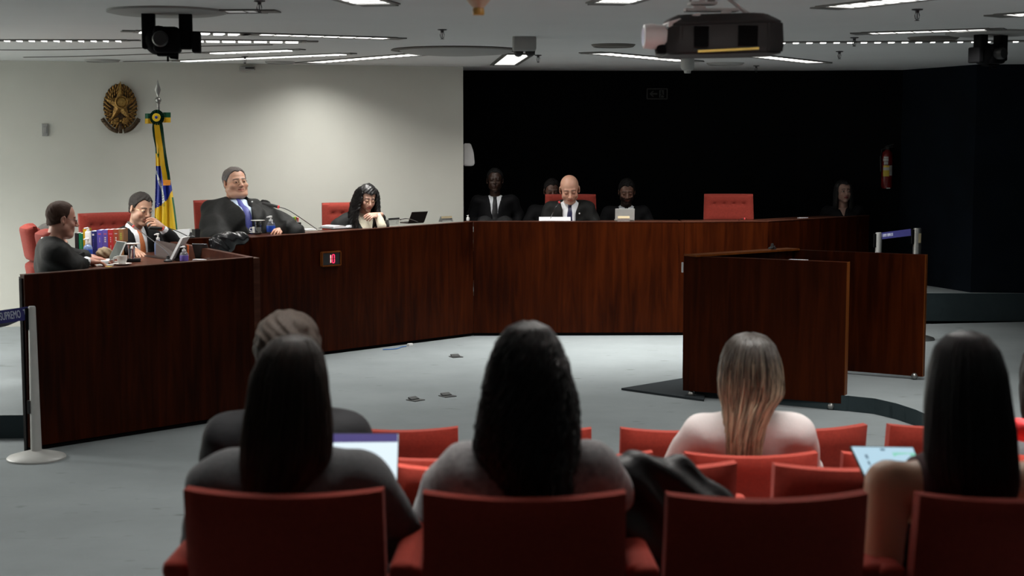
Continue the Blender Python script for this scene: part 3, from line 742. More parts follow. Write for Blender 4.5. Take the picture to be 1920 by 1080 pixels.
light(262, 58, 455, 62.5, .12, 'thin dashed ceiling light just beside the hanging black camera', dash=(.10, .6))
light(357, 75, 566, 77, .13, 'dashed ceiling light right under the long lit one, solid at its end', dash=(.115, .8))
light(-60, 74.5, 232, 74.8, .06, 'dotted ceiling light line over the cream wall, ending before the black camera', dash=(.09, .3), k=5)
light(400, 98, 545, 92.5, .09, 'short dashed ceiling light behind the black camera', dash=(.12, .7), k=1.6)
light(345, 113, 643, 100, .09, 'thin dashed ceiling light closest to the cream wall', dash=(.16, .75), k=1.3)
light(582, 117, 790, 100.5, .22, 'bright slanting ceiling light near the end of the cream wall', k=.75)
light(945, 121, 973, 101, .20, 'short ceiling light seen end-on beside the twin dome sensor', k=.4, sp=104)
light(1120, 98.5, 1290, 114, .22, 'slanting ceiling light passing behind the projector lens', k=1.5, sp=104)
light(1400, 102, 1533, 117, .20, 'slanting ceiling light emerging behind the projector body', k=1.1, sp=104)
light(1462, 78.5, 1740, 77, .05, 'dotted ceiling light line beyond the projector', dash=(.10, .4))
light(1745, 77, 2000, 75.5, .05, 'dotted ceiling light line behind the hanging camera by the dark wall', dash=(.10, .3), k=.4)
light(1632, 61.5, 1850, 54.5, .16, 'lit ceiling light beside the hanging camera by the dark wall', k=1.3, sp=115)
light(1572, 12, 1730, -6, .20, 'lit ceiling light between the projector and the dark wall side')
light(702, 6, 640, -12, .20, 'ceiling light over the middle of the floor cut by the top of the picture', k=.5)
light(1147, 4, 1205, -14, .20, 'ceiling light beside the projector cut by the top of the picture', k=.55)
light(1896, 27.5, 2010, 20, .20, 'lit ceiling light farthest toward the dark wall corner', k=.5)
light(405, 20.5, 482, 20, .16, 'dim unlit-looking ceiling light beside a sprinkler', m='diffdim')
for k, (x, y) in enumerate(((-3.6, 7.0), (.2, 6.9), (3.6, 7.0), (-2.2, 5.3), (.9, 5.25), (3.2, 5.3), (-6.6, 12.2), (-5.2, 11.2), (-.4, 4.3), (2.3, 4.4), (-7.4, 10.4), (-7.9, 12.0))):  # unseen lights added to brighten the seats and the cream wall
    bm = NB(); t = thing('ceiling_light', 'ceiling light added out of view to brighten the room', 'ceiling light', (x, y, CZ), [.9, 1.57, 2.2, 0, 0, 0, .3, .3, 0, 0, .3, .3][k], 'ceiling lights added out of view')
    bx(bm, (0, 0, -.002), (1.3, .2, .004)); obj('diffuser', bm, 'diff', t); bm = NB(); bx(bm, (0, .12, -.004), (1.4, .035, .008)); bx(bm, (0, -.12, -.004), (1.4, .035, .008)); obj('frame', bm, 'frame', t); lamp(t, 1.3, .2, [.15, .45, .9, .45, .6, .5, 1.0, .9, .55, 1.9, 6.5, 6.5][k], 75 if k in (8, 9) else 178 if k > 9 else None)
# thin grooves of the round ceiling panel
for i, pts in enumerate([[(-80, 93), (60, 93.8), (200, 92), (350, 87.5), (510, 84)], [(45, 107.5), (160, 105.5), (300, 101), (400, 97.5)], [(232, 115.4), (320, 113.2), (345, 113)]]):
    bm = NB(); q = [G(x, y, CZ-.003) for x, y in pts]; tube(bm, smooth_curve(q, 6), .022, 4, flat=.15); struct('trim_%d' % (i+1), bm, 'groove')
def disc(px, py, r, label, m='ceil_disc', d=.02):
    p = G(px, py, CZ); t = thing('ceiling_speaker', label, 'ceiling speaker', p)
    bm = NB(); lathe(bm, [(0, -d*.8), (r*.82, -d*.8), (r*.84, -.004)], 32); obj('grille', bm, m, t, True)
    bm = NB(); lathe(bm, [(r*.84, 0), (r*.84, -d), (r*.9, -d), (r, -.003), (r, 0)], 32); obj('rim', bm, m, t, True)
disc(192, 112, .16, 'round ceiling speaker near the cream wall left of the emblem')
disc(1150, 83.5, .17, 'small dark round ceiling speaker left of the projector', 'groove')
disc(1750, 70, .18, 'dark round ceiling speaker beside the hanging camera by the dark wall', 'groove')
disc(525, 115.5, .14, 'round ceiling speaker beyond the small grey wall box')
disc(1360, 118, .18, 'round ceiling speaker near the dark wall behind the projector')
p = G(855, 93, CZ); t = thing('ceiling_diffuser', 'wide shallow grey saucer on the ceiling beside the twin dome sensor', 'air diffuser', p)
bm = NB(); lathe(bm, [(.44, 0), (.46, -.012), (.42, -.03), (.25, -.042), (0, -.045)], 40); obj('plate', bm, 'ceil_disc', t, True)
bm = NB(); lathe(bm, [(.52, -.0), (.53, -.008), (.47, -.014), (.46, 0)], 40); obj('rim', bm, 'groove', t, True)
for px, py, lab in ((486, 1, 'beside the dim ceiling light'), (829, 55, 'above the wide ceiling saucer'), (459, 105.5, 'over the small grey wall box'), (1720, 17, 'between two lit ceiling lights'), (1602, 70, 'in front of the dotted light line'),
                    (1574, 96, 'beyond the dotted light line near the dark wall'), (1009, 103, 'beside the twin dome sensor'), (1418, 123, 'closest to the dark wall under the projector')):
    p = G(px, py, CZ); t = thing('fire_sprinkler', 'small dark fire sprinkler ' + lab, 'sprinkler', p)
    bm = NB(); lathe(bm, [(.032, 0), (.030, -.006), (.012, -.010), (.009, -.022), (0, -.022)], 14); obj('escutcheon', bm, 'wire', t, True)
    bm = NB()
    for s in (-1, 1): tube(bm, [(s*.008, 0, -.02), (s*.013, 0, -.035), (s*.010, 0, -.052), (0, 0, -.062)], .0025, 6)
    tube(bm, [(0, 0, -.02), (0, 0, -.055)], .003, 6); obj('yoke', bm, 'wire', t, True)
    bm = NB(); lathe(bm, [(0, -.062), (.013, -.062), (.013, -.065), (0, -.065)], 12); obj('deflector', bm, 'wire', t)
# hanging cameras
def ptz(px, py, Y, s, yaw, label, side=1):
    p = W(px, py, Y); p.z = CZ; t = thing('hanging_camera', label, 'camera', p, yaw)
    bm = NB(); lathe(bm, [(0, 0), (.34*s, 0), (.34*s, -.012), (.30*s, -.02), (0, -.02)], 32); obj('mount_plate', bm, 'ceil_disc', t, True)
    for k in (-1, 1):
        bm = NB(); bx(bm, (k*.105*s, 0, -.115*s), (.075*s, .09*s, .21*s), bev=.012*s); obj('bracket', bm, 'blackm', t)
    bm = NB(); bx(bm, (0, .0, -.17*s), (.155*s, .20*s, .15*s), bev=.03*s, seg=3); obj('body', bm, 'blackm', t, True)
    bm = NB(); sph(bm, (-.05*s, 0, -.17*s), .085*s, 18, sc=(1, 1.1, 1)); obj('pan_head', bm, 'blackm', t, True)
    bm = NB(); lathe(bm, [(.0, 0), (.042*s, 0), (.046*s, .05*s), (.038*s, .07*s), (0, .07*s)], 20, o=(-.03*s, -.10*s, -.17*s), rot=(R(90), 0, 0)); obj('lens_hood', bm, 'black', t, True)
    bm = NB(); bx(bm, (side*.165*s, -.01, -.18*s), (.05*s, .12*s, .12*s), bev=.01*s); obj('connector_box', bm, 'blackm', t)
    bm = NB(); tube(bm, [(0, 0, -.24*s), (.02*s, 0, -.265*s), (.06*s, 0, -.27*s)], .010*s, 8); tube(bm, [(0, 0, -.25*s), (0, 0, -.29*s)], .006*s, 8); bx(bm, (0, 0, -.25*s), (.12*s, .08*s, .02*s), bev=.006*s); obj('knob', bm, 'blackm', t)
ptz(313, 28, 8.75, .98, .15, 'black motorised camera hanging from the ceiling over the cream wall')
ptz(1858, 65, 10.5, .88, .5, 'black motorised camera hanging from the ceiling near the dark wall', -1)
# projector
PS = 1.27; pj = W(1342, 79, 6.2); t = thing('projector', 'black ceiling projector with a white lens housing hanging from a pole', 'projector', (pj.x, pj.y, pj.z-.125), R(4)); t.scale = (PS, PS, PS)
bw = .195
bm = NB(); poly = [(-.17, -.10), (-.13, -.135), (.13, -.145), (.185, -.10), (.19, .12), (.12, .15), (-.13, .15), (-.17, .10)]
a = [bm.verts.new((x*1.03, y, .055+.004*x/.19)) for x, y in poly]; b = [bm.verts.new((x*1.05, y*1.03, .085+.02*x)) for x, y in poly]; c = [bm.verts.new((x*1.03, y, .150+.04*x)) for x, y in poly]; d = [bm.verts.new((x*.80-.005, y*.75, .180+.02*x)) for x, y in poly]
for u, v in ((a, b), (b, c), (c, d)):
    for i in range(8): bm.faces.new((u[i], u[(i+1) % 8], v[(i+1) % 8], v[i]))
bm.faces.new(a[::-1]); bm.faces.new(d)
bmesh.ops.bevel(bm, geom=bm.edges[:], offset=.006, segments=2, affect='EDGES'); obj('housing', bm, 'black', t, True)
bm = NB(); bx(bm, (.01, -.146, .066), (.19, .004, .007), rot=(0, R(-3), 0)); obj('accent_strip', bm, 'yel', t)['label'] = 'yellow strip'
for sx, w_ in ((-.075, .045), (.07, .06)):
    bm = NB(); bx(bm, (sx, -.148, .108+.02*sx), (w_, .004, .062))
    for k in range(6): bx(bm, (sx, -.151, .083+.010*k), (w_, .003, .003))
    obj('vent_grille', bm, 'blackm', t)
bm = NB(); lathe(bm, [(0, -.02), (.032, -.02), (.036, .02), (.040, .05), (.037, .075), (.030, .078), (.026, .06), (0, .058)], 26, o=(-.165, -.07, .110), rot=(0, R(-90), 0)); obj('lens_barrel', bm, 'whitepl', t, True)['label'] = 'white lens barrel'
bm = NB(); lathe(bm, [(0, 0), (.024, 0), (.020, .006), (0, .009)], 22, o=(-.226, -.07, .105), rot=(0, R(-90), 0)); obj('lens', bm, mat('projector_lens', (.2, .25, .4), .1, emit=(.75, .82, 1), estr=.9), t, True)  # glow stands in for outside light falling on the lens
bm = NB(); bx(bm, (-.175, -.07, .072), (.055, .055, .03), bev=.008); obj('lens_hood', bm, 'blackm', t)
bm = NB(); bx(bm, (-.115, -.06, .158), (.10, .10, .022), rot=(0, R(-16), 0), bev=.008); bx(bm, (-.145, -.05, .145), (.05, .12, .02), bev=.005); obj('side_cover', bm, 'whitepl', t)
bm = NB(); bx(bm, (-.02, -.02, .196), (.17, .05, .010), bev=.003); bx(bm, (.02, -.06, .186), (.03, .02, .008)); bx(bm, (-.06, -.02, .20), (.04, .05, .016), bev=.004); obj('mounting_bracket', bm, 'whitepl', t)
bm = NB(); bx(bm, (-.045, 0, .218), (.085, .06, .009), bev=.003); tube(bm, [(-.045, 0, .20), (-.045, 0, .232)], .010, 10); obj('pole_flange', bm, 'whitepl', t)
bm = NB(); h = (CZ-(pj.z-.125))/PS
tube(bm, [(-.082, 0, .22), (-.082, 0, h)], .004, 8); tube(bm, [(-.016, 0, .22), (-.016, 0, h)], .012, 10); tube(bm, [(-.045, 0, .22), (-.030, 0, h)], .004, 6); obj('pole', bm, 'greypl', t, True)
bm = NB()
tube(bm, smooth_curve([(-.0, .01, h), (.02, 0, .26), (.06, -.01, .215), (.10, -.02, .185), (.15, -.01, .165)], 8), .006, 8); obj('cable', bm, 'whitepl', t, True)
# other ceiling devices
p = W(983, 94, 11.0); t = thing('dome_sensor', 'grey ceiling box with two small dark domes', 'security camera', (p.x, p.y, CZ))
k = CZ-p.z
bm = NB(); bx(bm, (0, 0, -k/2), (.17, .14, k+.02), bev=.02, seg=3); obj('housing', bm, 'greypl', t, True)
for s in (-1, 1):
    bm = NB(); sph(bm, (s*.042, -.01, -k-.012), .036, 18); obj('dome', bm, 'black', t, True)
p = W(897, 10, 5.6); t = thing('warning_beacon', 'amber beacon with a pale stepped top hanging from the ceiling', 'beacon', (p.x, p.y, p.z-.035))
bm = NB(); h = CZ-(p.z-.035); lathe(bm, [(0, 0), (.020, 0), (.022, .004), (.021, .022), (.018, .026)], 22); obj('lens', bm, 'amber', t, True)
bm = NB(); lathe(bm, [(.018, .024), (.034, .042), (.048, .060), (.050, .064), (.050, h)], 26); obj('skirt', bm, 'amberp', t, True)
p = G(441, 121, CZ-.04); t = thing('wall_box', 'small grey box high on the cream wall under a sprinkler', 'sensor', (p.x, WL[0].y+(p.x-WL[0].x)*.2948-.03, CZ-.045), .286)
bm = NB(); bx(bm, (0, 0, 0), (.145, .05, .04), bev=.008); obj('case', bm, 'greypl', t)
bm = NB(); bx(bm, (.02, -.026, .002), (.085, .004, .016)); obj('grille', bm, 'black', t)
p = W(1289, 131, 13.6); t = thing('smoke_detector', 'pale smoke detector hanging over the dark wall below the projector', 'smoke detector', (p.x, p.y, CZ))
bm = NB(); k = CZ-p.z; lathe(bm, [(0, -k-.03), (.028, -k-.03), (.032, -k-.008), (.05, -k), (.06, -k+.02), (.06, 0)], 22); obj('cover', bm, 'greypl', t, True)

# ---------------------------------------------------------------- wooden benches
def bench(label, A, B, zb, ztA, ztB, name='bench_desk', th=.05, plinth=.03, top=None, ztop=None, side=None):
    """panel from A to B as seen from the open floor, the far side being +n"""
    A = Vector(A); B = Vector(B); d = (B-A); d.z = 0; d.normalize(); n = Vector((-d.y, d.x, 0))
    t = thing(name, label, 'desk', ((A.x+B.x)/2, (A.y+B.y)/2, zb), math.atan2(d.y, d.x))
    def q(p, k, z): return Vector((p.x, p.y, 0))+n*k+Vector((0, 0, z))
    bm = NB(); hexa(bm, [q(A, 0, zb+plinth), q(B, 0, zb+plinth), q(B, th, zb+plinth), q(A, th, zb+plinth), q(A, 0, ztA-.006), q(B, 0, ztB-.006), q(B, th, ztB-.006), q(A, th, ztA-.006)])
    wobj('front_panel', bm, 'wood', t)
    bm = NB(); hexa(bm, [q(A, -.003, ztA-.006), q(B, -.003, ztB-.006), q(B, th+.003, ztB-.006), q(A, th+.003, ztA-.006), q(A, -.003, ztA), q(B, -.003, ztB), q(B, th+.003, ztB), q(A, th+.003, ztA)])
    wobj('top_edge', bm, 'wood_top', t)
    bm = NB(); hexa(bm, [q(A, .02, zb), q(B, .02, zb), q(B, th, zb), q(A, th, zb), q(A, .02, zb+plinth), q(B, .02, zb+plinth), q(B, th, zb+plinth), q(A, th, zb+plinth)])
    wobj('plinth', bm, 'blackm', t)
    if top:
        bm = NB(); prism(bm, [tuple(Vector(p)[:2]) for p in top], ztop-.04, ztop); wobj('worktop', bm, 'wood_top', t)
    return t
LA, LB = G(45, 515, 1.085), G(475, 482, 1.098)
LA = Vector((LA.x, LA.y, 0)); LB = Vector((LB.x, LB.y, 0)); LC = G(292, 448, 1.09); LC = Vector((LC.x, LC.y, 0))
MA, MB_ = G(473, 445, 1.075), G(887, 415, 1.11); MA.z = 0; MB_.z = 0
RB = G(1283, 415.5, 1.105); RB.z = 0; RC = G(1440, 414.5, 1.105); RC.z = 0; RD = G(1630, 403.5, 1.105); RD.z = 0
TZ = 1.0
tl = bench('nearest dark wooden bench desk, in front of the man in profile with books', LA, LB, 0, 1.085, 1.098,
           top=[(LA.x+.0, LA.y+.06), (LB.x-.05, LB.y+.02), (LC.x-.02, LC.y-.06), (-3.55, 12.15), (-3.5, 11.25), (-2.98, 10.95), (LA.x+.0, 10.0)], ztop=TZ)
d = (LC-LB).normalized(); n = Vector((d.y, -d.x, 0)); bm = NB()
def strip(bm, A, B, z0, z1, th):
    d = (B-A).normalized(); n = Vector((d.y, -d.x, 0))
    hexa(bm, [A+Vector((0, 0, z0)), B+Vector((0, 0, z0)), B+n*th+Vector((0, 0, z0)), A+n*th+Vector((0, 0, z0)), A+Vector((0, 0, z1)), B+Vector((0, 0, z1)), B+n*th+Vector((0, 0, z1)), A+n*th+Vector((0, 0, z1))]); return bm
wobj('end_panel', strip(bm, LB, LC, .04, 1.09, .045), 'wood_top', tl)
tl.children[0]['label'] = 'dark mahogany front panel'
bm = NB(); tube(bm, [LA+Vector((-.02, .03, .0)), LA+Vector((-.02, .03, 1.06))], .022, 4); wobj('corner_post', bm, 'blackm', tl)
tc = bench('low connecting desk between the nearest bench and the middle bench', LC+Vector((.03, -.02, 0)), MA+Vector((-.03, .03, 0)), .15, 1.09, 1.08,
           top=[(LC.x+.03, LC.y+.03), (MA.x-.05, MA.y+.08), (MA.x-.25, MA.y+.7), (LC.x-.05, LC.y+.55)], ztop=1.0)
dm = (MB_-MA).normalized(); nm = Vector((-dm.y, dm.x, 0))
tm = bench('middle wooden bench desk with the red number display, before the reclining man', MA, MB_, 0, 1.075, 1.11,
           top=[(MA+nm*.05)[:2], (MB_+nm*.03)[:2], (MB_+nm*.42-dm*.1)[:2], (MA+nm*.45)[:2]], ztop=1.070)
tr_ = bench('wide wooden bench desk in front of the bald man', MB_+Vector((.004, 0, 0)), RB, 0, 1.11, 1.105,
            top=[(MB_.x+.02, MB_.y+.05), (RB.x-.01, RB.y+.05), (RB.x-.01, RB.y+.5), (MB_.x-.1, MB_.y+.35)], ztop=1.095)
tr2 = bench('dark wooden bench desk in front of the empty red chair', RB+Vector((.004, 0, 0)), RC, 0, 1.105, 1.105, top=[(RB.x+.01, RB.y+.05), (RC.x, RC.y+.05), (RC.x-.1, RC.y+.5), (RB.x+.01, RB.y+.5)], ztop=1.095)
tr3 = bench('dark far bench desk running back toward the pale-faced woman', RC+Vector((.004, 0.0, 0)), RD, .1, 1.105, 1.105, top=[(RC.x+.01, RC.y+.05), (RD.x-.02, RD.y+.05), (RD.x-.2, RD.y+.4), (RC.x-.08, RC.y+.5)], ztop=1.095)
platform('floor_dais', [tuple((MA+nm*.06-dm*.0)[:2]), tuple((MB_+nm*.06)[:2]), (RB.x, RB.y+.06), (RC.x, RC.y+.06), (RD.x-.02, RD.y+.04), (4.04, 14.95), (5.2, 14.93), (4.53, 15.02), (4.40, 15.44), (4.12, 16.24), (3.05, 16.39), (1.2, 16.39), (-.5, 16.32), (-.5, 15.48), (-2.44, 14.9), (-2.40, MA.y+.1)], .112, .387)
# number display on the middle bench
def on_panel(A, B, px, k=-.012):      # point of a panel (vertical plane through A, B) seen at a pixel
    a = G(px[0], px[1], 1.0); o = Vector((0, 0, CAM_H)); r = (a-o); dd = (B-A).normalized(); nn = Vector((dd.y, -dd.x, 0)); tt = nn.dot(A-o)/nn.dot(r); return o+r*tt+nn*(-k if False else .0)
pd = on_panel(MA, MB_, (618, 485)); ya = math.atan2(dm.y, dm.x)
t = thing('number_display', 'small framed black display glowing red 10 on the middle bench front', 'display', (pd.x+nm.x*-.006, pd.y+nm.y*-.006, pd.z), ya)
w_, h_ = .205, .118
bm = NB(); bx(bm, (0, -.012, h_/2), (w_, .03, .012)); bx(bm, (0, -.012, -h_/2), (w_, .03, .012)); bx(bm, (-w_/2, -.012, 0), (.009, .03, h_)); bx(bm, (w_/2, -.012, 0), (.009, .03, h_)); obj('frame', bm, 'wood_edge', t)
bm = NB(); bx(bm, (0, -.008, 0), (w_-.01, .02, h_-.01)); obj('display_panel', bm, 'black', t)
bm = NB(); bx(bm, (-.008, -.020, .018), (.009, .004, .032), bev=.002); bx(bm, (-.008, -.020, -.018), (.009, .004, .032), bev=.002); obj('digit', bm, 'ledhot', t)
bm = NB()
for c, s in (((.010, -.020, .018), (.006, .004, .030)), ((.010, -.020, -.018), (.006, .004, .030)), ((.034, -.020, .018), (.006, .004, .030)), ((.034, -.020, -.018), (.006, .004, .030)), ((.022, -.020, .036), (.020, .004, .006)), ((.022, -.020, -.036), (.020, .004, .006))): bx(bm, c, s)
obj('digit', bm, 'led', t)

# witness stand
t = thing('witness_stand', 'tall reddish wooden speaker stand, open on one side, in the middle of the floor', 'lectern', (P0.x, P0.y, 0))
zt = 1.045; A0 = G(1283, 480, zt); A1 = G(1588, 492, zt); B0 = G(1478, 468, zt); B1 = G(1735, 478, zt)
for q in (A0, A1, B0, B1): q.z = 0
def slab(name, A, B, z0, z1, th, m, em='wood_edge', side=1):
    d = (B-A).normalized(); n = Vector((-d.y, d.x, 0))*side
    bm = NB(); hexa(bm, [A+Vector((0, 0, z0)), B+Vector((0, 0, z0)), B+n*th+Vector((0, 0, z0)), A+n*th+Vector((0, 0, z0)), A+Vector((0, 0, z1)), B+Vector((0, 0, z1)), B+n*th+Vector((0, 0, z1)), A+n*th+Vector((0, 0, z1))])
    wobj(name, bm, m, t)
    bm = NB(); e = B+d*.004; q = [e-d*.004+n*(-.001), e+n*(-.001), e+n*(th+.001), e-d*.004+n*(th+.001)]
    hexa(bm, [p+Vector((0, 0, z0)) for p in q]+[p+Vector((0, 0, z1+.001)) for p in q]); wobj('edge_band', bm, em, t)
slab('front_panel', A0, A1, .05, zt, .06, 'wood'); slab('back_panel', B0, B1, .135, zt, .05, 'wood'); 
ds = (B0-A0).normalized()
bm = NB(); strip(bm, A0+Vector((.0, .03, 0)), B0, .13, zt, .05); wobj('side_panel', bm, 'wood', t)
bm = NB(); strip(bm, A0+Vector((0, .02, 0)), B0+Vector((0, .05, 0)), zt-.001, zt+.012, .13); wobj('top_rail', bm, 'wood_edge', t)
ee = (A1-A0).normalized(); qs = [A0+ee*.05+ds*.08, A0+ee*.40+ds*.10, B0+ee*.40-ds*.06, B0+ee*.05-ds*.05]; bm = NB(); prism(bm, [(q.x, q.y) for q in qs], .90, .93); wobj('shelf', bm, 'wood_top', t)
for q in (A0+Vector((.06, -.01, 0)), A1+Vector((-.08, .05, 0))):
    bm = NB(); sph(bm, q+Vector((0, 0, .025)), .025, 12); wobj('caster', bm, 'steel', t, True)
for q in (B0+Vector((.1, -.03, 0)), B1+Vector((-.05, .03, 0))):
    bm = NB(); sph(bm, q+Vector((0, 0, .135)), .025, 12); wobj('caster', bm, 'steel', t, True)
t = thing('floor_mat', 'thin dark carpeted board lying against the witness stand', 'mat', (P0.x-.2, P0.y, 0))
bm = NB(); prism(bm, [tuple(p[:2]) for p in (G(1165, 731.5, 0), G(1283, 748, 0), G(1320, 753, 0), G(1330, 700, 0), G(1283, 712, 0))], .001, .016); wobj('board', bm, 'ramp', t)

# ---------------------------------------------------------------- stanchions with retractable belts
def stanchion(px, pyb, zf, h, label, r=.032, painted=True, Y=None):
    p = W(px, pyb, Y) if Y else G(px, pyb, zf); p.z = zf
    t = thing('belt_stanchion', label, 'stanchion', p); m = ('greypaint' if Y is None else 'greypl') if painted else 'steel'  # far painted post gets a darker grey for the dimmer corner light
    bm = NB(); lathe(bm, [(0, 0), (.17, 0), (.172, .010), (.165, .018), (.10, .036), (.045, .050), (0, .050)], 40); obj('base', bm, m, t, True)
    bm = NB(); rt = r*(.66 if Y is None else 1); lathe(bm, [(r, .045), (rt, h-.008), (rt-.004, h), (0, h)], 24); obj('post', bm, m, t, True)
    bm = NB(); bx(bm, (-r*(.66 if Y is None else 1)-.006, .0, h-.075), (.022, .035, .13), bev=.004); obj('belt_head', bm, 'blackm', t)
    bm = NB(); bx(bm, (-r+.002, -.018, h-.60), (.016, .02, .08), bev=.003); obj('clip', bm, 'black', t)
    return t, p
sA, pA = stanchion(68.5, 860, 0, .915, 'grey belt stanchion beside the nearest bench desk')
sA.children[0]['label'] = 'domed round base'
def belt(A, B, h, s, size, label, frm, tpx=1.0):
    """a flat webbing strip standing on edge from A to B with lettering on the side toward the seats"""
    A = Vector(A); B = Vector(B); d = (B-A); L_ = d.length; d.normalize(); n = Vector((d.y, -d.x, 0)).normalized(); up = n.cross(d).normalized()
    if up.z < 0: up = -up
    if n.y > 0: n = -n
    t = thing('barrier_belt', label, 'belt', A)
    bm = NB(); hexa(bm, [A-up*h/2-n*.001, B-up*h/2-n*.001, B-up*h/2+n*.001, A-up*h/2+n*.001, A+up*h/2-n*.001, B+up*h/2-n*.001, B+up*h/2+n*.001, A+up*h/2+n*.001]); wobj('webbing', bm, 'beltblue', t)
    M4 = Matrix((( *d, ), (*up,), (*n,))).transposed().to_4x4(); M4.translation = A+d*frm+n*.0015
    bm = text_bm(s, size, M4, .0006, 'LEFT', tpx); wobj('lettering', bm, 'belttext', t)
pb = W(54, 587, pA.y-.01); pa = W(-160, 617, pA.y+.05)
belt(pa, pb, .078, 'SUPREMO  T', .066, 'blue barrier belt lettered SUPREMO stretching from the grey stanchion', .532, .45)
bm = NB(); q = [W(-160, 600, 10.4), W(-60, 606, 10.5), W(-20, 609, 10.5), W(5, 607, 10.6), W(25, 600, 10.7), W(42, 592, 10.8), W(60, 584, 10.9)]
tb = thing('barrier_belt', 'loose dark grey barrier belt hanging behind the blue one', 'belt', q[2]); tube(bm, smooth_curve(q, 8), .022, 6, flat=.12, up=Vector((0, 1, 0))); wobj('webbing', bm, 'beltgrey', tb, True)
sB, pB = stanchion(1644, 600, .11, .905, 'grey stanchion toned down for the dim corner behind the witness stand', r=.030, Y=14.3)
sC, pC = stanchion(1716, 600, .11, .905, 'shiny steel stanchion with a pale sticker behind the witness stand', r=.036, painted=False, Y=13.6)
zt2 = W(1716, 431, 13.6).z
for st, pp, yy in ((sB, pB, 436), (sC, pC, 428)):
    z = W(1650, yy, pp.y).z-.11
    for c in st.children:
        if c.name.startswith(('post', 'belt_head', 'clip')):
            for v in c.data.vertices:
                if v.co.z > .2: v.co.z += z-.905
bm = NB(); bx(bm, (.012, -.037, W(1716, 446, 13.6).z-.11), (.022, .003, .085)); obj('sticker', bm, 'paperc', sC)
belt(W(1652, 442.5, 14.3), W(1708, 435.5, 13.6), .062, 'TF - SUPREMO TRIBUNAL FEDE', .040, 'blue barrier belt lettered TRIBUNAL between two stanchions by the dark wall', .012, .52)

# ---------------------------------------------------------------- wall things
wy = lambda x: WL[0].y+(x-WL[0].x)*.29477
p = W(83.5, 243.5, 14.4); t = thing('wall_switch', 'small grey blank switch plate on the cream wall', 'switch', (W(83.5, 243.5, 14.34).x, wy(W(83.5, 243.5, 14.34).x)-.008, p.z), .2866)
bm = NB(); bx(bm, (0, 0, 0), (.058, .018, .115), bev=.005); obj('plate', bm, 'greypl', t); bm = NB(); bx(bm, (0, -.012, 0), (.03, .006, .06), bev=.002); obj('rocker', bm, 'greypl', t)
p = W(880, 290, 15.7); t = thing('soap_dispenser', 'white dispenser on the end of the cream wall', 'dispenser', (-.492, 15.68, p.z))
z0, z1 = -.115, .115
bm = NB(); prism(bm, [(0.0, -z1), (.088, -z1), (.108, -.10), (.112, -.085), (.098, .03), (.068, z1), (0, z1)], -.07, .07, M4=Matrix.Rotation(R(90), 4, 'X')); bmesh.ops.bevel(bm, geom=bm.edges[:], offset=.008, segments=2, affect='EDGES'); obj('cover', bm, 'whitepl', t, True)
bm = NB(); bx(bm, (.085, 0, -.112), (.018, .05, .016), bev=.003); obj('nozzle', bm, 'black', t)
p = W(1232, 176, 16.38); t = thing('exit_sign', 'unlit dark exit sign with an arrow and a running figure on the black wall', 'sign', (p.x, 16.385, p.z))
w_, h_ = .222, .116; sg = mat('sign_grey', (.045, .047, .045), .7)
bm = NB(); bx(bm, (0, 0, 0), (w_, .02, h_)); obj('board', bm, 'blackm', t)
bm = NB()
for c, s in (((0, -.012, h_/2-.005), (w_, .008, .010)), ((0, -.012, -h_/2+.005), (w_, .008, .010)), ((-w_/2+.005, -.012, 0), (.010, .008, h_)), ((w_/2-.005, -.012, 0), (.010, .008, h_))): bx(bm, c, s)
obj('frame', bm, sg, t)
MX = Matrix.Rotation(R(90), 4, 'X')
bm = NB(); prism(bm, [(-.082, 0), (-.050, .030), (-.034, .030), (-.052, .008), (.002, .008), (.002, -.008), (-.052, -.008), (-.034, -.030), (-.050, -.030)], .010, .0125, M4=MX); obj('arrow', bm, sg, t)
bm = NB(); bx(bm, (.047, -.011, 0), (.050, .002, .080)); obj('doorway', bm, sg, t)
bm = NB(); sph(bm, (.044, -.014, .028), .007, 8, sc=(1, .3, 1)); tube(bm, [(.044, -.0135, .020), (.050, -.0135, -.004)], .006, 6); tube(bm, [(.050, -.0135, -.004), (.064, -.0135, -.016), (.072, -.0135, -.018)], .004, 6); tube(bm, [(.048, -.0135, -.004), (.040, -.0135, -.020), (.034, -.0135, -.034)], .004, 6); tube(bm, [(.034, -.0135, .002), (.042, -.0135, .014), (.056, -.0135, .008)], .0035, 6); obj('running_figure', bm, 'blackm', t)
p = W(1662, 318, 16.22); t = thing('fire_extinguisher', 'dark red fire extinguisher with yellow label on the dark wall', 'fire extinguisher', (p.x, p.y-.02, p.z-.20))
bm = NB(); lathe(bm, [(0, 0), (.045, 0), (.056, .012), (.058, .03), (.058, .34), (.050, .38), (.028, .40), (.020, .41), (0, .41)], 26); obj('cylinder', bm, 'extred', t, True)
bm = NB(); bx(bm, (0, 0, .425), (.03, .03, .03)); bx(bm, (.02, 0, .455), (.09, .014, .008), rot=(0, -.25, 0)); bx(bm, (.02, 0, .438), (.08, .014, .006)); tube(bm, [(-.01, 0, .43), (-.06, 0, .41), (-.075, -.02, .33), (-.07, -.03, .18)], .008, 8); obj('valve', bm, 'black', t)
def wraplabel(name, a0, a1, z0, z1, m, r=.0590):
    bm = NB(); n = 8; A = [bm.verts.new((r*math.sin(a0+(a1-a0)*i/n), -r*math.cos(a0+(a1-a0)*i/n), z0)) for i in range(n+1)]; B = [bm.verts.new((v.co.x, v.co.y, z1)) for v in A]
    for i in range(n): bm.faces.new((A[i], A[i+1], B[i+1], B[i]))
    obj(name, bm, m, t, True)
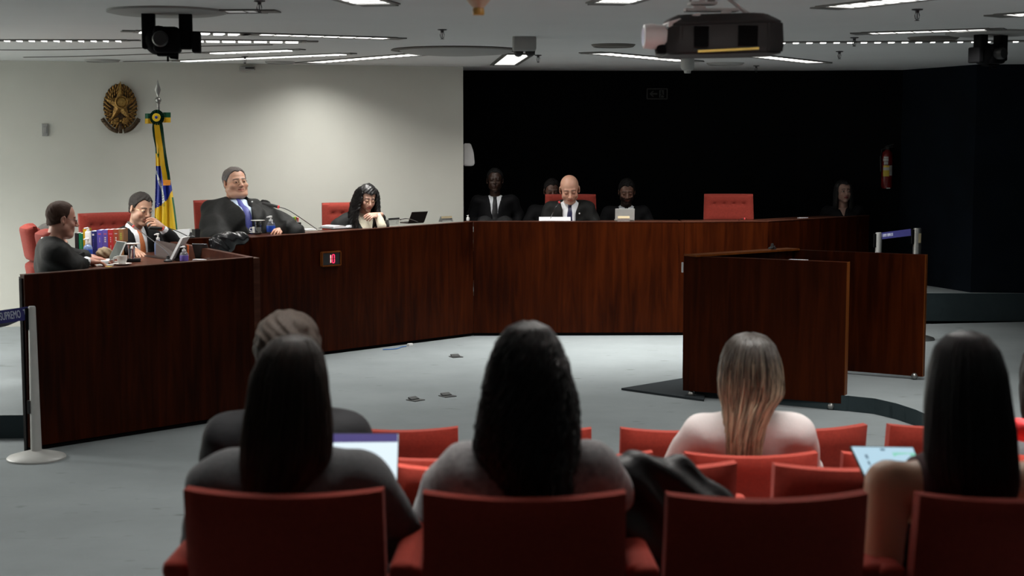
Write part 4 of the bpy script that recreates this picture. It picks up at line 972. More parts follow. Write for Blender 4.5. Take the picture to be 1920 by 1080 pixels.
wraplabel('label_plate', -.95, .2, .13, .245, 'labely'); wraplabel('label_plate', -.95, .2, .195, .225, 'labelw', .0594); wraplabel('label_plate', .25, .95, .14, .245, 'labelw'); wraplabel('label_plate', -.8, -.05, .255, .285, 'labelw'); wraplabel('label_plate', -1, -.0, .29, .318, 'labelw'); wraplabel('label_plate', -.9, .0, .322, .337, 'labelw'); wraplabel('label_plate', -.25, .55, .0, .012, 'labelw')
bm = NB(); bx(bm, (0, .06, .30), (.05, .06, .03)); obj('wall_hook', bm, 'black', t)

# emblem (relief of leaves, star, disc, sword and ribbon)
ex = W(226, 203, 14.5).x; p = W(226, 203, wy(ex)); t = thing('state_emblem', 'oval gilded bronze emblem with star, leaf wreath and ribbon on the cream wall', 'emblem', (p.x, wy(p.x)-.004, p.z), .2866)
sc_ = wy(ex)/2865
def E(x, y): return ((x-226)*sc_, (203-y)*sc_)
def relief(name, poly, y0, y1, m, bev=0):
    bm = NB(); prism(bm, poly, y0, y1, M4=MX)
    if bev: bmesh.ops.bevel(bm, geom=bm.edges[:], offset=bev, segments=2, affect='EDGES')
    return obj(name, bm, m, t)
def ring_shape(cx, cy, rx, ry, n, j, ph=0):
    return [(cx+(rx*(1+(j if i % 2 else -j)))*math.cos(2*math.pi*i/n+ph), cy+(ry*(1+(j if i % 2 else -j)))*math.sin(2*math.pi*i/n+ph)) for i in range(n)]
cx, cy = E(226, 200)
relief('wreath_back', ring_shape(cx, cy, 30*sc_, 42*sc_, 52, .035), .0, .022, 'bronzed', .003)
bm = NB(); rr = random.Random(4)
for ringi, (kr, n, L_) in enumerate(((.93, 34, .040), (.80, 30, .038), (.66, 24, .034))):
    for i in range(n):
        a = 2*math.pi*(i+.5*(ringi % 2))/n; x = cx+kr*29*sc_*math.cos(a); y = cy+kr*41*sc_*math.sin(a)
        a2 = a+math.pi/2*(.55 if math.cos(a) > 0 else -.55)+rr.uniform(-.2, .2)
        al = math.atan2(math.sin(a)*41, math.cos(a)*29); side = 1 if math.cos(a) > 0 else -1; dr = al+side*(.62 if ringi else .35)
        tt_ = bmesh.new(); bmesh.ops.create_uvsphere(tt_, u_segments=8, v_segments=6, radius=L_*.62)
        for v in tt_.verts: v.co = Vector((v.co.x, v.co.y*.35, v.co.z*.36))
        _join(bm, tt_, Matrix.Translation((x, -.024-.008*ringi, y)) @ Matrix.Rotation(-dr, 4, 'Y'))
relief_leaf = obj('leaves', bm, 'bronze', t, True)
star = []; cs = E(226, 196)
for i in range(10):
    a = math.pi/2+i*math.pi/5; r_ = 31*sc_ if i % 2 == 0 else 12.5*sc_; star.append((cs[0]+r_*math.cos(a)*.95, cs[1]+r_*math.sin(a)*1.18))
bm = NB(); ctr = bm.verts.new((cs[0], -.085, cs[1])); v0 = [bm.verts.new((x, -.042, y)) for x, y in star]; v1 = [bm.verts.new((x, -.01, y)) for x, y in star]
for i in range(10): bm.faces.new((ctr, v0[i], v0[(i+1) % 10])); bm.faces.new((v0[i], v1[i], v1[(i+1) % 10], v0[(i+1) % 10]))
obj('star', bm, 'bronze', t)
c2 = E(228, 192); Mx = Matrix.Rotation(R(90), 4, 'X')
bm = NB(); lathe(bm, [(0, .098), (7.5*sc_, .098), (9*sc_, .092), (9.5*sc_, .07)], 30, o=(c2[0], 0, c2[1]), rot=(R(90), 0, 0)); obj('disc', bm, 'bronzel', t, True)
bm = NB(); lathe(bm, [(9.2*sc_, .05), (9.2*sc_, .095), (10.5*sc_, .103), (12.2*sc_, .095), (12.6*sc_, .05)], 34, o=(c2[0], 0, c2[1]), rot=(R(90), 0, 0)); obj('ring', bm, 'bronze', t, True)
bm = NB()
for i in range(12):
    a = rr.uniform(0, 6.28); k = rr.uniform(0, 6.5)*sc_; sph(bm, (c2[0]+k*math.cos(a), -.099, c2[1]+k*math.sin(a)), .006, 8)
obj('stars', bm, 'bronzel', t, True)
x0, y0 = E(226, 150); bm = NB(); prism(bm, [(E(223, 178)[0], E(223, 178)[1]), (E(228.5, 178)[0], E(228.5, 178)[1]), (E(227.5, 156)[0], E(227.5, 156)[1]), (E(226.3, 153)[0], E(226.3, 153)[1])], .03, .06, M4=MX); obj('sword_blade', bm, 'bronzel', t)
bm = NB(); bx(bm, (E(225, 247)[0], -.045, E(225, 244)[1]), (7*sc_, .03, 11*sc_), bev=.006); bx(bm, (E(225, 0)[0], -.05, E(225, 236)[1]), (5*sc_, .03, 10*sc_), bev=.004); obj('sword_hilt', bm, 'bronzed', t)
bm = NB()
for s in (-1, 1):
    base = [(5, 246), (12, 244), (20, 239), (28, 230), (33, 222)]
    pts = [Vector((E(226+s*x, y)[0], -.035-.012*math.sin(i*1.1), E(226+s*x, y)[1])) for i, (x, y) in enumerate(base)]
    pts = smooth_curve(pts, 5); tube(bm, pts, [3.8*sc_]*len(pts), 4, up=Vector((0, 1, 0)), flat=.35)
    tube(bm, [Vector((E(226+s*31, 226)[0], -.04, E(0, 226)[1])), Vector((E(226+s*34.5, 230)[0], -.04, E(0, 228)[1]))], [.02, .006], 4)
obj('ribbon', bm, 'bronzed', t)
bm = NB(); 
for i in range(26):
    a = rr.uniform(0, math.pi); k = rr.uniform(.3, 1); sph(bm, (cs[0]+math.cos(a)*16*sc_*k, -.055, E(0, 231)[1]+math.sin(a)*12*sc_*k), .013, 8, sc=(1, .6, 1))
obj('laurel', bm, 'bronze', t, True)
# ---------------------------------------------------------------- judges' chairs
def judge_chair(loc, yaw, label, h=.96, w=.50, lift=0):
    t = thing('swivel_chair', label, 'chair', loc, yaw, None)
    def cushion(z0, z1, y0, th, ww, tuft=False, lean=.16):
        nx, nz = 20, 14; bm = NB(); F = []; Bk = []
        zc = z0+(z1-z0)*.62
        for side in (0, 1):
            g = []
            for k in range(nz+1):
                row = []
                for i in range(nx+1):
                    u = -1+2*i/nx; v = k/nz; z = z0+(z1-z0)*v; x = u*ww/2*(1-.03*v)
                    e = max(abs(u), abs(2*v-1)); prof = (1-max(0, (e-.75)/.25)**2.2*.75)
                    yb = y0-(z-z0)*lean+.05*u*u
                    d = 0
                    if tuft:
                        for b in (-.58, -.2, .2, .58): d += .020*math.exp(-((x-b*ww/2)/.022)**2-((z-zc)/.016)**2)
                        d += .006*math.exp(-((z-zc)/.012)**2)*(1 if abs(u) < .62 else 0)
                    row.append(bm.verts.new((x, yb+(th/2*prof-d if side else -th/2*prof), z)))
                g.append(row)
            for k in range(nz):
                for i in range(nx):
                    q = (g[k][i], g[k][i+1], g[k+1][i+1], g[k+1][i]); bm.faces.new(q if not side else q[::-1])
            if side: Bk = g
            else: F = g
        for k in range(nz):
            bm.faces.new((F[k][0], F[k+1][0], Bk[k+1][0], Bk[k][0])); bm.faces.new((F[k+1][nx], F[k][nx], Bk[k][nx], Bk[k+1][nx]))
        for i in range(nx):
            bm.faces.new((F[0][i+1], F[0][i], Bk[0][i], Bk[0][i+1])); bm.faces.new((F[nz][i], F[nz][i+1], Bk[nz][i+1], Bk[nz][i]))
        return bm
    b = obj('backrest', cushion(h-.27, h, -.245, .11, w, True), 'redfab2', t, True)
    for u in (-.58, -.2, .2, .58):
        bm = NB(); sph(bm, (u*w/2, -.217-(.27*.62)*.16+.05*u*u, h-.27+.27*.62), .010, 8, sc=(1, .5, 1)); obj('button', bm, 'redfab2', b, True)
    obj('lower_cushion', cushion(.50+lift, h-.275, -.245+(h-.775-lift)*.10, .10, w*.98, False), 'redfab2', t, True)
    bm = NB(); hexa(bm, [(-w*.40, -.33+.03, .45+lift), (w*.40, -.33+.03, .45+lift), (w*.40, -.27, .45+lift), (-w*.40, -.27, .45+lift), (-w*.36, -.345, h-.40), (w*.36, -.345, h-.40), (w*.36, -.30, h-.40), (-w*.36, -.30, h-.40)]); obj('back_shell', bm, 'shell', t)
    bm = NB(); bx(bm, (0, .02, .44+lift), (w*.98, .50, .11), bev=.035, seg=3); obj('seat', bm, 'redfab2', t, True)
    for s in (-1, 1):
        bm = NB(); tube(bm, smooth_curve([(s*.24, -.14, .42+lift), (s*.29, -.13, .45+lift), (s*.29, -.12, .60+lift), (s*.285, .02, .635+lift), (s*.285, .16, .635+lift)], 6), .018, 8, flat=.8); bx(bm, (s*.287, .03, .65+lift), (.055, .27, .028), bev=.010); obj('armrest', bm, 'black', t, True)
    bm = NB(); lathe(bm, [(.03, .09), (.03, .30), (.022, .30), (.022, .39+lift)], 16); obj('column', bm, 'black', t, True)
    bm = NB()
    for k in range(5):
        a = 2*math.pi*k/5+.3; tube(bm, [(0, 0, .10), (.15*math.cos(a), .15*math.sin(a), .09), (.29*math.cos(a), .29*math.sin(a), .072)], [.03, .022, .016], 8)
    obj('star_base', bm, 'black', t, True)
    for k in range(5):
        a = 2*math.pi*k/5+.3; bm = NB(); lathe(bm, [(0, -.02), (.028, -.02), (.030, 0), (.028, .02), (0, .02)], 14, o=(.29*math.cos(a), .29*math.sin(a), .031), rot=(R(90), 0, a)); obj('caster', bm, 'blackm', t, True)
    return t
def yaw_of(dx, dy): return math.atan2(-dx, dy)
DZ = .387
def jc(px, py_top, Y, fz, yaw, label, w=.50):
    p = W(px, py_top, Y); h = p.z-fz; o = Matrix.Rotation(yaw, 3, 'Z') @ Vector((0, -.34, 0)); return judge_chair((p.x-o.x, p.y-o.y, fz), yaw, label, h, w, max(0, h-1.0)*.6)
jc(35, 422, 11.35, .15, yaw_of(.93, .35), 'red swivel chair seen edge-on behind the man in profile, the farther of the two')
jc(64, 433, 10.72, .15, yaw_of(.93, .36), 'red swivel chair with dark side on which the man in profile sits')
jc(190, 398, 12.65, .15, yaw_of(.62, -.78), 'red tufted swivel chair behind the man in an orange tie', .50)
jc(402, 374, 14.12, DZ, yaw_of(.55, -.83), 'red swivel chair half covered by the black robe of the reclining man', .50)
jc(647, 379, 14.62, DZ, yaw_of(.30, -.95), 'red swivel chair behind the curly-haired woman', .50)
jc(1069, 363.5, 15.42, DZ, yaw_of(0, -1), 'red swivel chair behind the bald man', .52)
jc(1364, 363, 15.42, DZ, yaw_of(-.04, -1), 'empty red swivel chair with four buttons facing the room', .50)

# ---------------------------------------------------------------- theatre seats
def seat_parts(t):
    w, nx, nz, th = .455, 18, 14, .085
    bm = NB(); g = {}
    for side in (0, 1):
        for k in range(nz+1):
            for i in range(nx+1):
                u = -1+2*i/nx; v = k/nz; z = .33+.47*v; e = max(abs(u), abs(2*v-1)); pr = 1-max(0, (e-.86)/.14)**2.5*.45
                x = u*w/2*(1-.015*v); y = .085*(1-v)+.030*u*u+th*.5+(th/2*pr if side else -th/2*pr)
                g[side, k, i] = bm.verts.new((x, y, z+(.012*u*u if v > .9 else 0)))
    def q(a, b, c, d, mi): bm.faces.new([g[p] for p in (a, b, c, d)]).material_index = mi
    for k in range(nz):
        for i in range(nx):
            q((0, k, i), (0, k, i+1), (0, k+1, i+1), (0, k+1, i), 0); q((1, k, i+1), (1, k, i), (1, k+1, i), (1, k+1, i+1), 0)
        q((0, k+1, 0), (1, k+1, 0), (1, k, 0), (0, k, 0), 0); q((0, k, nx), (1, k, nx), (1, k+1, nx), (0, k+1, nx), 0)
    for i in range(nx): q((0, nz, i), (0, nz, i+1), (1, nz, i+1), (1, nz, i), 0); q((0, 0, i+1), (0, 0, i), (1, 0, i), (1, 0, i+1), 0)
    obj('backrest', bm, 'redfab', t, True)
    bm = NB(); bx(bm, (0, .005+.085, .33), (.36, .012, .12)); bx(bm, (0, .10, .24), (.05, .03, .20)); obj('back_support', bm, 'shell', t)
    bm = NB(); bx(bm, (0, .36, .41), (.45, .46, .10), bev=.03, seg=3); obj('seat', bm, 'redfab', t, True)
    bm = NB(); bx(bm, (0, .34, .345), (.40, .40, .03)); obj('seat_pan', bm, 'shell', t)
    for s in (-1, 1):
        bm = NB(); bx(bm, (s*.262, .30, .60), (.062, .40, .05), bev=.02, seg=3); obj('armrest', bm, 'redfab', t, True)
        bm = NB(); bx(bm, (s*.262, .24, .29), (.035, .10, .58)); bx(bm, (s*.262, .24, .012), (.06, .30, .024), bev=.004); obj('leg', bm, 'shell', t)
proto = None
def floor_h(y):
    for (a, za), (b, zb) in zip(ys, ys[1:]):
        if b <= y <= a: return za+(zb-za)*(a-y)/(a-b)
    return 0
def seat(pxl, pxr, py, Y, label, yaw=0.0, tilt=0):
    global proto
    c = W((pxl+pxr)/2, py, Y); wd = (W(pxr, py, Y)-W(pxl, py, Y)).x/math.cos(yaw)
    if proto is None:
        proto = thing('theatre_seat', label, 'seat', (0, 0, 0), 0, 'red theatre seats in rows'); seat_parts(proto); t = proto
    else: t = copy_tree(proto); t['label'] = label
    fz = floor_h(Y)-.004; h = (c.z-fz)/.80
    t.location = (c.x, Y, fz); t.rotation_euler = (0, 0, yaw); t.scale = (min(1.06, max(.9, wd/.455)), 1, h); return t
YR = [3.30, 4.17, 5.04, 5.91]
seat(330, 716, 939, YR[0], 'front-most red theatre seat holding the woman in the charcoal blazer', -.02)
seat(787, 1180, 945, YR[0], 'red theatre seat holding the curly-haired woman in grey', .0)
seat(1255, 1644, 947, YR[0], 'unoccupied red theatre seat in the row closest to us', .04)
seat(1733, 2122, 947, YR[0], 'red theatre seat cut by the picture edge holding the woman in dark red', .03)
seat(369, 668, 887, YR[1], 'red theatre seat hidden behind the blazer, holding the dark-suited man', -.02)
seat(729, 1028, 888, YR[1], 'red theatre seat beside the bright laptop, second row')
seat(1090, 1392, 885, YR[1], 'empty red theatre seat beyond the black coat', .05)
seat(1457, 1760, 887, YR[1], 'empty red theatre seat partly behind the tablet', .02)
seat(1824, 2125, 887, YR[1], 'red theatre seat behind the long-haired woman in dark red', .02)
seat(673, 929, 867, YR[2], 'red theatre seat of the third row seen as a strip above the laptop row')
seat(978, 1230, 861, YR[2], 'third-row red theatre seat right of the woman with black curls', .03)
seat(1287, 1542, 862, YR[2], 'red theatre seat holding the woman in the white top', .02)
seat(1586, 1842, 862, YR[2], 'third-row red theatre seat whose corner shows beside the tablet')
seat(1898, 2150, 862, YR[2], 'third-row red theatre seat of the person cut by the picture edge')
seat(635, 859, 812, YR[3], 'farthest-row red theatre seat beside the dark-suited man')
seat(889, 1112, 814, YR[3], 'farthest-row red theatre seat hidden behind black curls')
seat(1165, 1388, 813, YR[3], 'farthest-row red theatre seat left of the white top', .03)
seat(1419, 1642, 810, YR[3], 'farthest-row red theatre seat right of the white top, turned inward', .17)
seat(1673, 1896, 805, YR[3]+.05, 'farthest-row red theatre seat beside the long black hair', .10)

# ---------------------------------------------------------------- the judges
LG = [(s*.11, .36, .52, ) for s in (1, -1)]; LG = [((s*.11, .36, .52), (s*.11, .24, .09), (s*.12, .38, .04)) for s in (1, -1)]; LG3 = [((s*.09, .14, .50), (s*.09, .06, .09), (s*.09, .14, .04)) for s in (1, -1)]; LG2 = [((s*.10, .28, .52), (s*.10, .16, .09), (s*.11, .28, .04)) for s in (1, -1)]
RB_ = dict(name='robe', m='robe', g=.034, sleeve=(.095, .085, .075), wob=.007, cuff=.08, hem=-.12, h=.011)
def lens_glasses(m, lens=True, w=1.0):
    return lambda root, H, RH, hs, Ti, T, tf: glasses(root, H, RH, hs, m, w, lens)
def w2l(yaw, root_xy, fz, p): q = Matrix.Rotation(-yaw, 3, 'Z') @ (Vector(p)-Vector((root_xy[0], root_xy[1], fz))); return tuple(q)
def rootxy(hpx, hy, Y, yaw, off): Hc = W(hpx, hy, Y); o = Matrix.Rotation(yaw, 3, 'Z') @ Vector((off[0], off[1], 0)); return (Hc.x+o.x, Hc.y+o.y)
def L2(spec, px, py, Y): return w2l(spec[0], spec[1], spec[2], W(px, py, Y))
yw = yaw_of(.90, .42); sp = (yw, rootxy(116, 411, 10.6, yw, (0, -.02)), .15)
person('seated man in profile with dark-rimmed glasses and a black robe', 116, 411, 10.6, .15, .60, yw, off=(0, -.02),
       head=dict(skin=(.46, .235, .175), s=1.0, yaw=6, pitch=-10, fat=.008, stubble=(.25, .17, .15, .15)), hair=dict(kind='cap', col=(.040, .020, .013), g=.007, hl=.100, front=.060, temple=.3),
       arms=[dict(el=L2(sp, 128, 500, 10.48), wr=L2(sp, 164, 489, 10.72), hd=(-.15, .9, -.12), curl=.45, h=.0036), dict(el=L2(sp, 132, 486, 10.9), wr=L2(sp, 168, 483, 11.0), hd=(.15, .9, -.12), curl=.4, h=.0036)],
       clothes=dict(RB_, shirt='shirt', v=.10, vw=.06, sleeve=(.085, .075, .06)), extras=lens_glasses('wire'))
yw = yaw_of(.70, -.71); 
def w2l(yaw, root_xy, fz, p): q = Matrix.Rotation(-yaw, 3, 'Z') @ (Vector(p)-Vector((root_xy[0], root_xy[1], fz))); return tuple(q)
def rootxy(hpx, hy, Y, yaw, off): Hc = W(hpx, hy, Y); o = Matrix.Rotation(yaw, 3, 'Z') @ Vector((off[0], off[1], 0)); return (Hc.x+o.x, Hc.y+o.y)
def L2(spec, px, py, Y): return w2l(spec[0], spec[1], spec[2], W(px, py, Y))
off = (0, -.10); sp = (yw, rootxy(264, 392, 12.15, yw, off), .15)
hr = L2(sp, 286, 416, 12.0)
person('seated man in dark suit and orange tie resting his chin on his hand', 264, 392, 12.15, .15, .60, yw, off=off,
       head=dict(skin=(.50, .29, .20), s=1.03, yaw=4, pitch=-14, roll=-6, brow=(.03, .025, .02), stubble=(.22, .15, .12, .2)), hair=dict(kind='cap', col=(.030, .026, .024), low=(.024, .021, .020), g=.008, topg=.004, hl=.088, temple=.5, amp=.0025), torso=dict(legs=LG2),
       arms=[dict(el=L2(sp, 222, 463, 12.05), wr=L2(sp, 252, 470, 11.78), hd=(.05, .9, -.2), curl=.35, h=.0034),
             dict(el=L2(sp, 332, 463, 12.15), wr=L2(sp, 305, 428, 12.03), hd=tuple(np.array(L2(sp, 280, 408, 11.93))-np.array(L2(sp, 305, 428, 12.03))), hn=(.2, .7, .7), curl=.95, h=.0034, thumb=.2)],
       clothes=dict(name='suit_jacket', m='suit', g=.022, shirt='shirt', tie='tie_o', v=-.05, vw=.062, sleeve=(.078, .062, .050), cuff=.12), extras=lens_glasses('goldwire'))
yw = yaw_of(.50, -.866); off = (0, .26); sp = (yw, rootxy(441, 342, 13.75, yw, off), DZ)
person('reclining heavy grey-haired man in black robe and blue tie', 441, 342, 13.75, DZ, DZ+.47, yw, off=off,
       head=dict(skin=(.52, .285, .195), s=1.10, yaw=8, pitch=2, roll=3, w=1.14, fat=.022, brow=(.10, .08, .07)), hair=dict(kind='cap', col=(.10, .085, .080), low=(.17, .17, .18), g=.009, hl=.095, temple=.45, front=.070),
       torso=dict(w=1.14, fat=.075, tilt=-.10, legs=LG2), arms=[dict(el=(.34, .08, .62), wr=(.20, .26, .56), curl=.5), dict(el=(-.36, .20, .66), wr=L2(sp, 524, 432, 13.45), hd=(.5, .8, .0), hn=(-.2, .3, .9), curl=.6, h=.0036)],
       clothes=dict(RB_, shirt='shirtb', tie='tie_b', v=-.10, vw=.085, pin=1, sleeve=(.115, .12, .10), wob=.010, cape=.13, band=.020), extras=lens_glasses('goldwire', w=1.06))
yw = yaw_of(.42, -.90); off = (0, -.14); sp = (yw, rootxy(689, 372, 14.25, yw, off), DZ)
def blackc(t, ph, r): return np.tile(np.array([.010, .009, .009]), (len(t), 1))*(1+.5*r[:, None])
person('woman with long black curls and cream turtleneck in a black robe, chin on hand', 689, 372, 14.25, DZ, DZ+.45, yw, off=off,
       head=dict(skin=(.58, .36, .28), s=.97, closed=1, yaw=-2, pitch=-20, roll=-4, w=.94, brow=(.02, .015, .012), lip=(.42, .15, .13)),
       torso=dict(w=.88, fem=1, hand=.88, legs=LG2), arms=[dict(el=(.27, .06, .70), wr=(.13, .14, .60), hd=(-.7, .5, 0), curl=.4), dict(el=L2(sp, 716, 424, 13.95), wr=L2(sp, 708, 403, 13.98), hd=tuple(np.array(L2(sp, 691, 403, 13.9))-np.array(L2(sp, 708, 402, 13.98))), hn=(-.1, .5, .8), curl=.55, h=.0034, thumb=.3)],
       clothes=dict(name='robe', m='robe', g=.026, shirt='cream', fore=1, ct=.53, v=-.10, vw=.085, sleeve=(.072, .062, .05), cuff=.45, band=.012),
       hair=dict(secs=[(.122, .0, -.02, .012, .012), (.112, .0, -.02, .055, .060), (.080, 0, -.02, .086, .098), (.03, 0, -.03, .102, .108), (-.04, .01, -.035, .118, .110), (-.12, .02, -.03, .130, .110), (-.20, .03, -.03, .138, .115), (-.30, .04, -.02, .120, .11)],
                 a0=48, a1=312, n=1300, amp=.022, freq=5, rad=.0038, colf=blackc, end=.9, endj=.09, k=44, cap=dict(col=(.010, .009, .009), g=.016, topg=.008, hl=.074, amp=.0028, temple=.4, front=.088)), extras=lens_glasses('goldwire', w=.94))
person('bald man in a black robe and navy tie reading at the wide bench', 1068, 355, 15.08, DZ, DZ+.45, yaw_of(-.03, -1), off=(0, -.10),
       head=dict(skin=(.60, .33, .235), s=1.13, yaw=3, pitch=-24, roll=3, w=1.04, closed=1, brow=(.16, .09, .07)),
       torso=dict(w=1.0, legs=LG, neck=(0, 0, .025)), arms=[dict(el=(.27, .06, .60), wr=(.14, .24, .60)), dict(el=(-.27, .06, .60), wr=(-.14, .24, .60))],
       clothes=dict(RB_, shirt='shirt', tie='tie_n', v=-.12, vw=.085, pin=1, band=.020, sleeve=(.078, .075, .07)))
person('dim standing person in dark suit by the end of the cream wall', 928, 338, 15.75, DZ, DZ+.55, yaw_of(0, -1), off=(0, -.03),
       head=dict(skin=(.05, .026, .018), closed=1, s=1.0), hair=dict(kind='cap', col=(.01, .01, .01)), arms=[dict(el=(.24, -.04, .72), wr=(.24, .06, .52)), dict(el=(-.24, -.04, .72), wr=(-.24, .06, .52))], clothes=dict(name='suit_jacket', m='suit', shirt='shirt', tie='tie_k', v=-.1, vw=.060), res=1.35)  # skin darkened to stand in for the dimness by the black wall
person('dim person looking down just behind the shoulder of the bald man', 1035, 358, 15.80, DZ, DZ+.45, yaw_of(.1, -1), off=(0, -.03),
       head=dict(skin=(.15, .08, .06), closed=1, s=1.0, pitch=-15), hair=dict(kind='cap', col=(.012, .01, .01)), clothes=dict(name='suit_jacket', m='suit', shirt='shirt', v=-.05, vw=.06), res=1.35)  # skin tone lowered, the shade of the back row put into the colour
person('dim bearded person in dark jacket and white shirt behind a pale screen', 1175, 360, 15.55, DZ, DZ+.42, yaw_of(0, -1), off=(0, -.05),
       head=dict(skin=(.20, .11, .08), closed=1, s=1.0, pitch=-16, stubble=(.012, .010, .010, .85)), hair=dict(kind='cap', col=(.01, .009, .009), topg=.012),  # face colour carries the weak light behind the bench
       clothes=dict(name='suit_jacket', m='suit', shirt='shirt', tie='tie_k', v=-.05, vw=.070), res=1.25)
person('dim pale-faced woman in black at the far bench desk end', 1582, 359, 16.03, DZ, DZ+.42, yaw_of(-.12, -1), off=(0, -.03),
       head=dict(skin=(.42, .26, .21), s=.98, yaw=12, w=.95, lip=(.20, .04, .04)), torso=dict(w=.86, fem=1, legs=LG3), arms=[dict(el=(.20, -.06, .62), wr=(.10, .10, .60)), dict(el=(-.20, -.06, .62), wr=(-.10, .10, .60))], clothes=dict(name='dress', m='suit', g=.012, vw=.030, v=.30, collar=0),
       hair=dict(secs=[(.122, .0, -.02, .012, .012), (.112, .0, -.02, .055, .060), (.080, 0, -.02, .082, .096), (.03, 0, -.03, .094, .104), (-.04, 0, -.035, .098, .104), (-.12, 0, -.03, .100, .10), (-.22, 0, -.03, .105, .10)], a0=46, a1=314, n=500, amp=.003, rad=.004, colf=blackc, cap=dict(col=(.010, .009, .009), g=.012, hl=.080, temple=.4, front=.088)), res=1.3)
# hidden neighbour of the man in profile: only grey hair shows
person('grey-haired person almost hidden behind the man in profile', 96, 449, 11.75, .15, .58, yaw_of(.93, .35), off=(0, -.06), head=dict(skin=(.40, .24, .18)), hair=dict(kind='cap', col=(.07, .065, .06), g=.010), clothes=dict(RB_), res=1.5)

# ---------------------------------------------------------------- the audience
FEM = dict(w=.92, fem=.5, hand=.9)
def aud(label, hpx, hy, Y, row, yaw=0, off=(0, .12), **k):
    f = floor_h(YR[row]); return person(label, hpx, hy, Y, f, f+.44, yaw, off=off, **k)
aud('man with short brown hair in dark suit seated beyond the woman in the blazer', 543, 668, 4.40, 1, head=dict(skin=(.50, .28, .20), s=1.02, yaw=-16, res=.0045, w=1.04), hair=dict(kind='cap', col=(.022, .015, .011), g=.012, topg=.004, hl=.085, amp=.003),
    torso=dict(w=1.02), clothes=dict(name='suit_jacket', m='suit', g=.022, shirt='shirt', wob=.003))
def brownc(t, ph, r):
    d = np.array([.038, .025, .018]); l = np.array([.12, .08, .045]); k = np.clip((t-.55)*1.6, 0, 1)*np.clip(.5+r, 0, 1)*(ph > 3.4); return d*(1+.5*r[:, None])+(l-d)*k[:, None]
aud('woman with long straight brown hair in a charcoal blazer using a laptop', 546, 734, 3.58, 0, head=dict(skin=(.5, .3, .22), s=1.0, res=.006, eyes=0), torso=dict(FEM, w=.98),
    arms=[dict(el=(.27, .10, .50), wr=(.20, .34, .56), h=.006), dict(el=(-.24, .06, .54), wr=(-.10, .40, .60), h=.006)],
    clothes=dict(name='blazer', m='suitgrey', g=.030, v=.1, wob=.006, sleeve=(.072, .062, .05)),
    hair=dict(secs=[(.140, .01, -.02, .010, .010), (.129, .008, -.02, .042, .050), (.097, .005, -.02, .068, .088), (.045, 0, -.03, .084, .104), (-.03, -.002, -.04, .094, .108), (-.10, -.004, -.05, .102, .105), (-.16, -.008, -.055, .099, .100), (-.215, -.025, -.06, .080, .105), (-.275, -.048, -.07, .055, .105)],
              n=1900, amp=.004, freq=1.2, rad=.0024, colf=brownc, end=.90, endj=.08, seed=5, a0=50, a1=310))
def curlc(t, ph, r): return np.tile(np.array([.010, .0085, .008]), (len(t), 1))*(1+.6*r[:, None])
aud('woman with long black curly hair in a grey marl jacket', 990, 714, 3.58, 0, head=dict(skin=(.45, .26, .19), s=1.0, res=.006, eyes=0), torso=dict(FEM, w=.90),
    arms=[dict(el=(.24, .14, .60), wr=(.12, .42, .58), h=.006), dict(el=(-.24, .14, .60), wr=(-.12, .42, .58), h=.006)],
    clothes=dict(name='jacket', m='greyj', g=.024, v=.1, wob=.008, sleeve=(.070, .058, .046)),
    hair=dict(secs=[(.146, .0, -.02, .012, .012), (.131, .0, -.02, .045, .054), (.097, .0, -.02, .068, .090), (.045, 0, -.03, .086, .110), (-.03, .003, -.04, .102, .116), (-.09, .0, -.05, .110, .115), (-.15, -.004, -.055, .114, .110), (-.21, .010, -.065, .092, .108), (-.28, .035, -.08, .062, .10), (-.36, .045, -.09, .048, .085)],
              n=2300, amp=.012, freq=5, rad=.0034, colf=curlc, end=.88, endj=.10, seed=8, k=30, a0=45, a1=315))
def ombre(t, ph, r):
    d = np.array([.032, .025, .019]); l = np.array([.70, .60, .42]); k = np.clip((t-.34+.10*r)*2.6, 0, 1)*np.clip(.72+.45*np.sin(ph*17+r*4), .08, 1); return d*(1+.35*r[:, None])*(1-k[:, None])+l*k[:, None]
aud('woman in a white knit top with long dark-to-blonde hair', 1404, 690, 5.33, 2, head=dict(skin=(.55, .34, .26), s=1.0, res=.006, eyes=0), torso=dict(FEM, w=1.0),
    arms=[dict(el=(.27, .16, .60), wr=(.14, .42, .60), h=.006), dict(el=(-.285, .12, .52), wr=(-.14, .42, .60), h=.006)],
    clothes=dict(name='knit_top', m='whitetop', g=.012, v=.3, vw=0, wob=.0035, collar=0, sleeve=(.064, .054, .042), neckhole=.055),
    hair=dict(secs=[(.130, .0, -.02, .012, .012), (.118, .0, -.02, .052, .055), (.088, .0, -.02, .080, .092), (.035, .0, -.03, .100, .108), (-.03, .002, -.04, .108, .112), (-.085, .002, -.05, .106, .108), (-.125, -.008, -.06, .086, .105), (-.175, -.02, -.068, .072, .105), (-.235, -.028, -.075, .066, .105), (-.30, -.03, -.08, .060, .095)],
              n=1900, amp=.005, freq=1.5, rad=.0030, colf=ombre, end=.93, endj=.06, seed=11, a0=48, a1=312))
def greyblack(t, ph, r): return np.tile(np.array([.013, .013, .014]), (len(t), 1))*(1+.5*r[:, None])
sp = (0, rootxy(1806, 728, 3.58, 0, (0, .12)), floor_h(YR[0]))
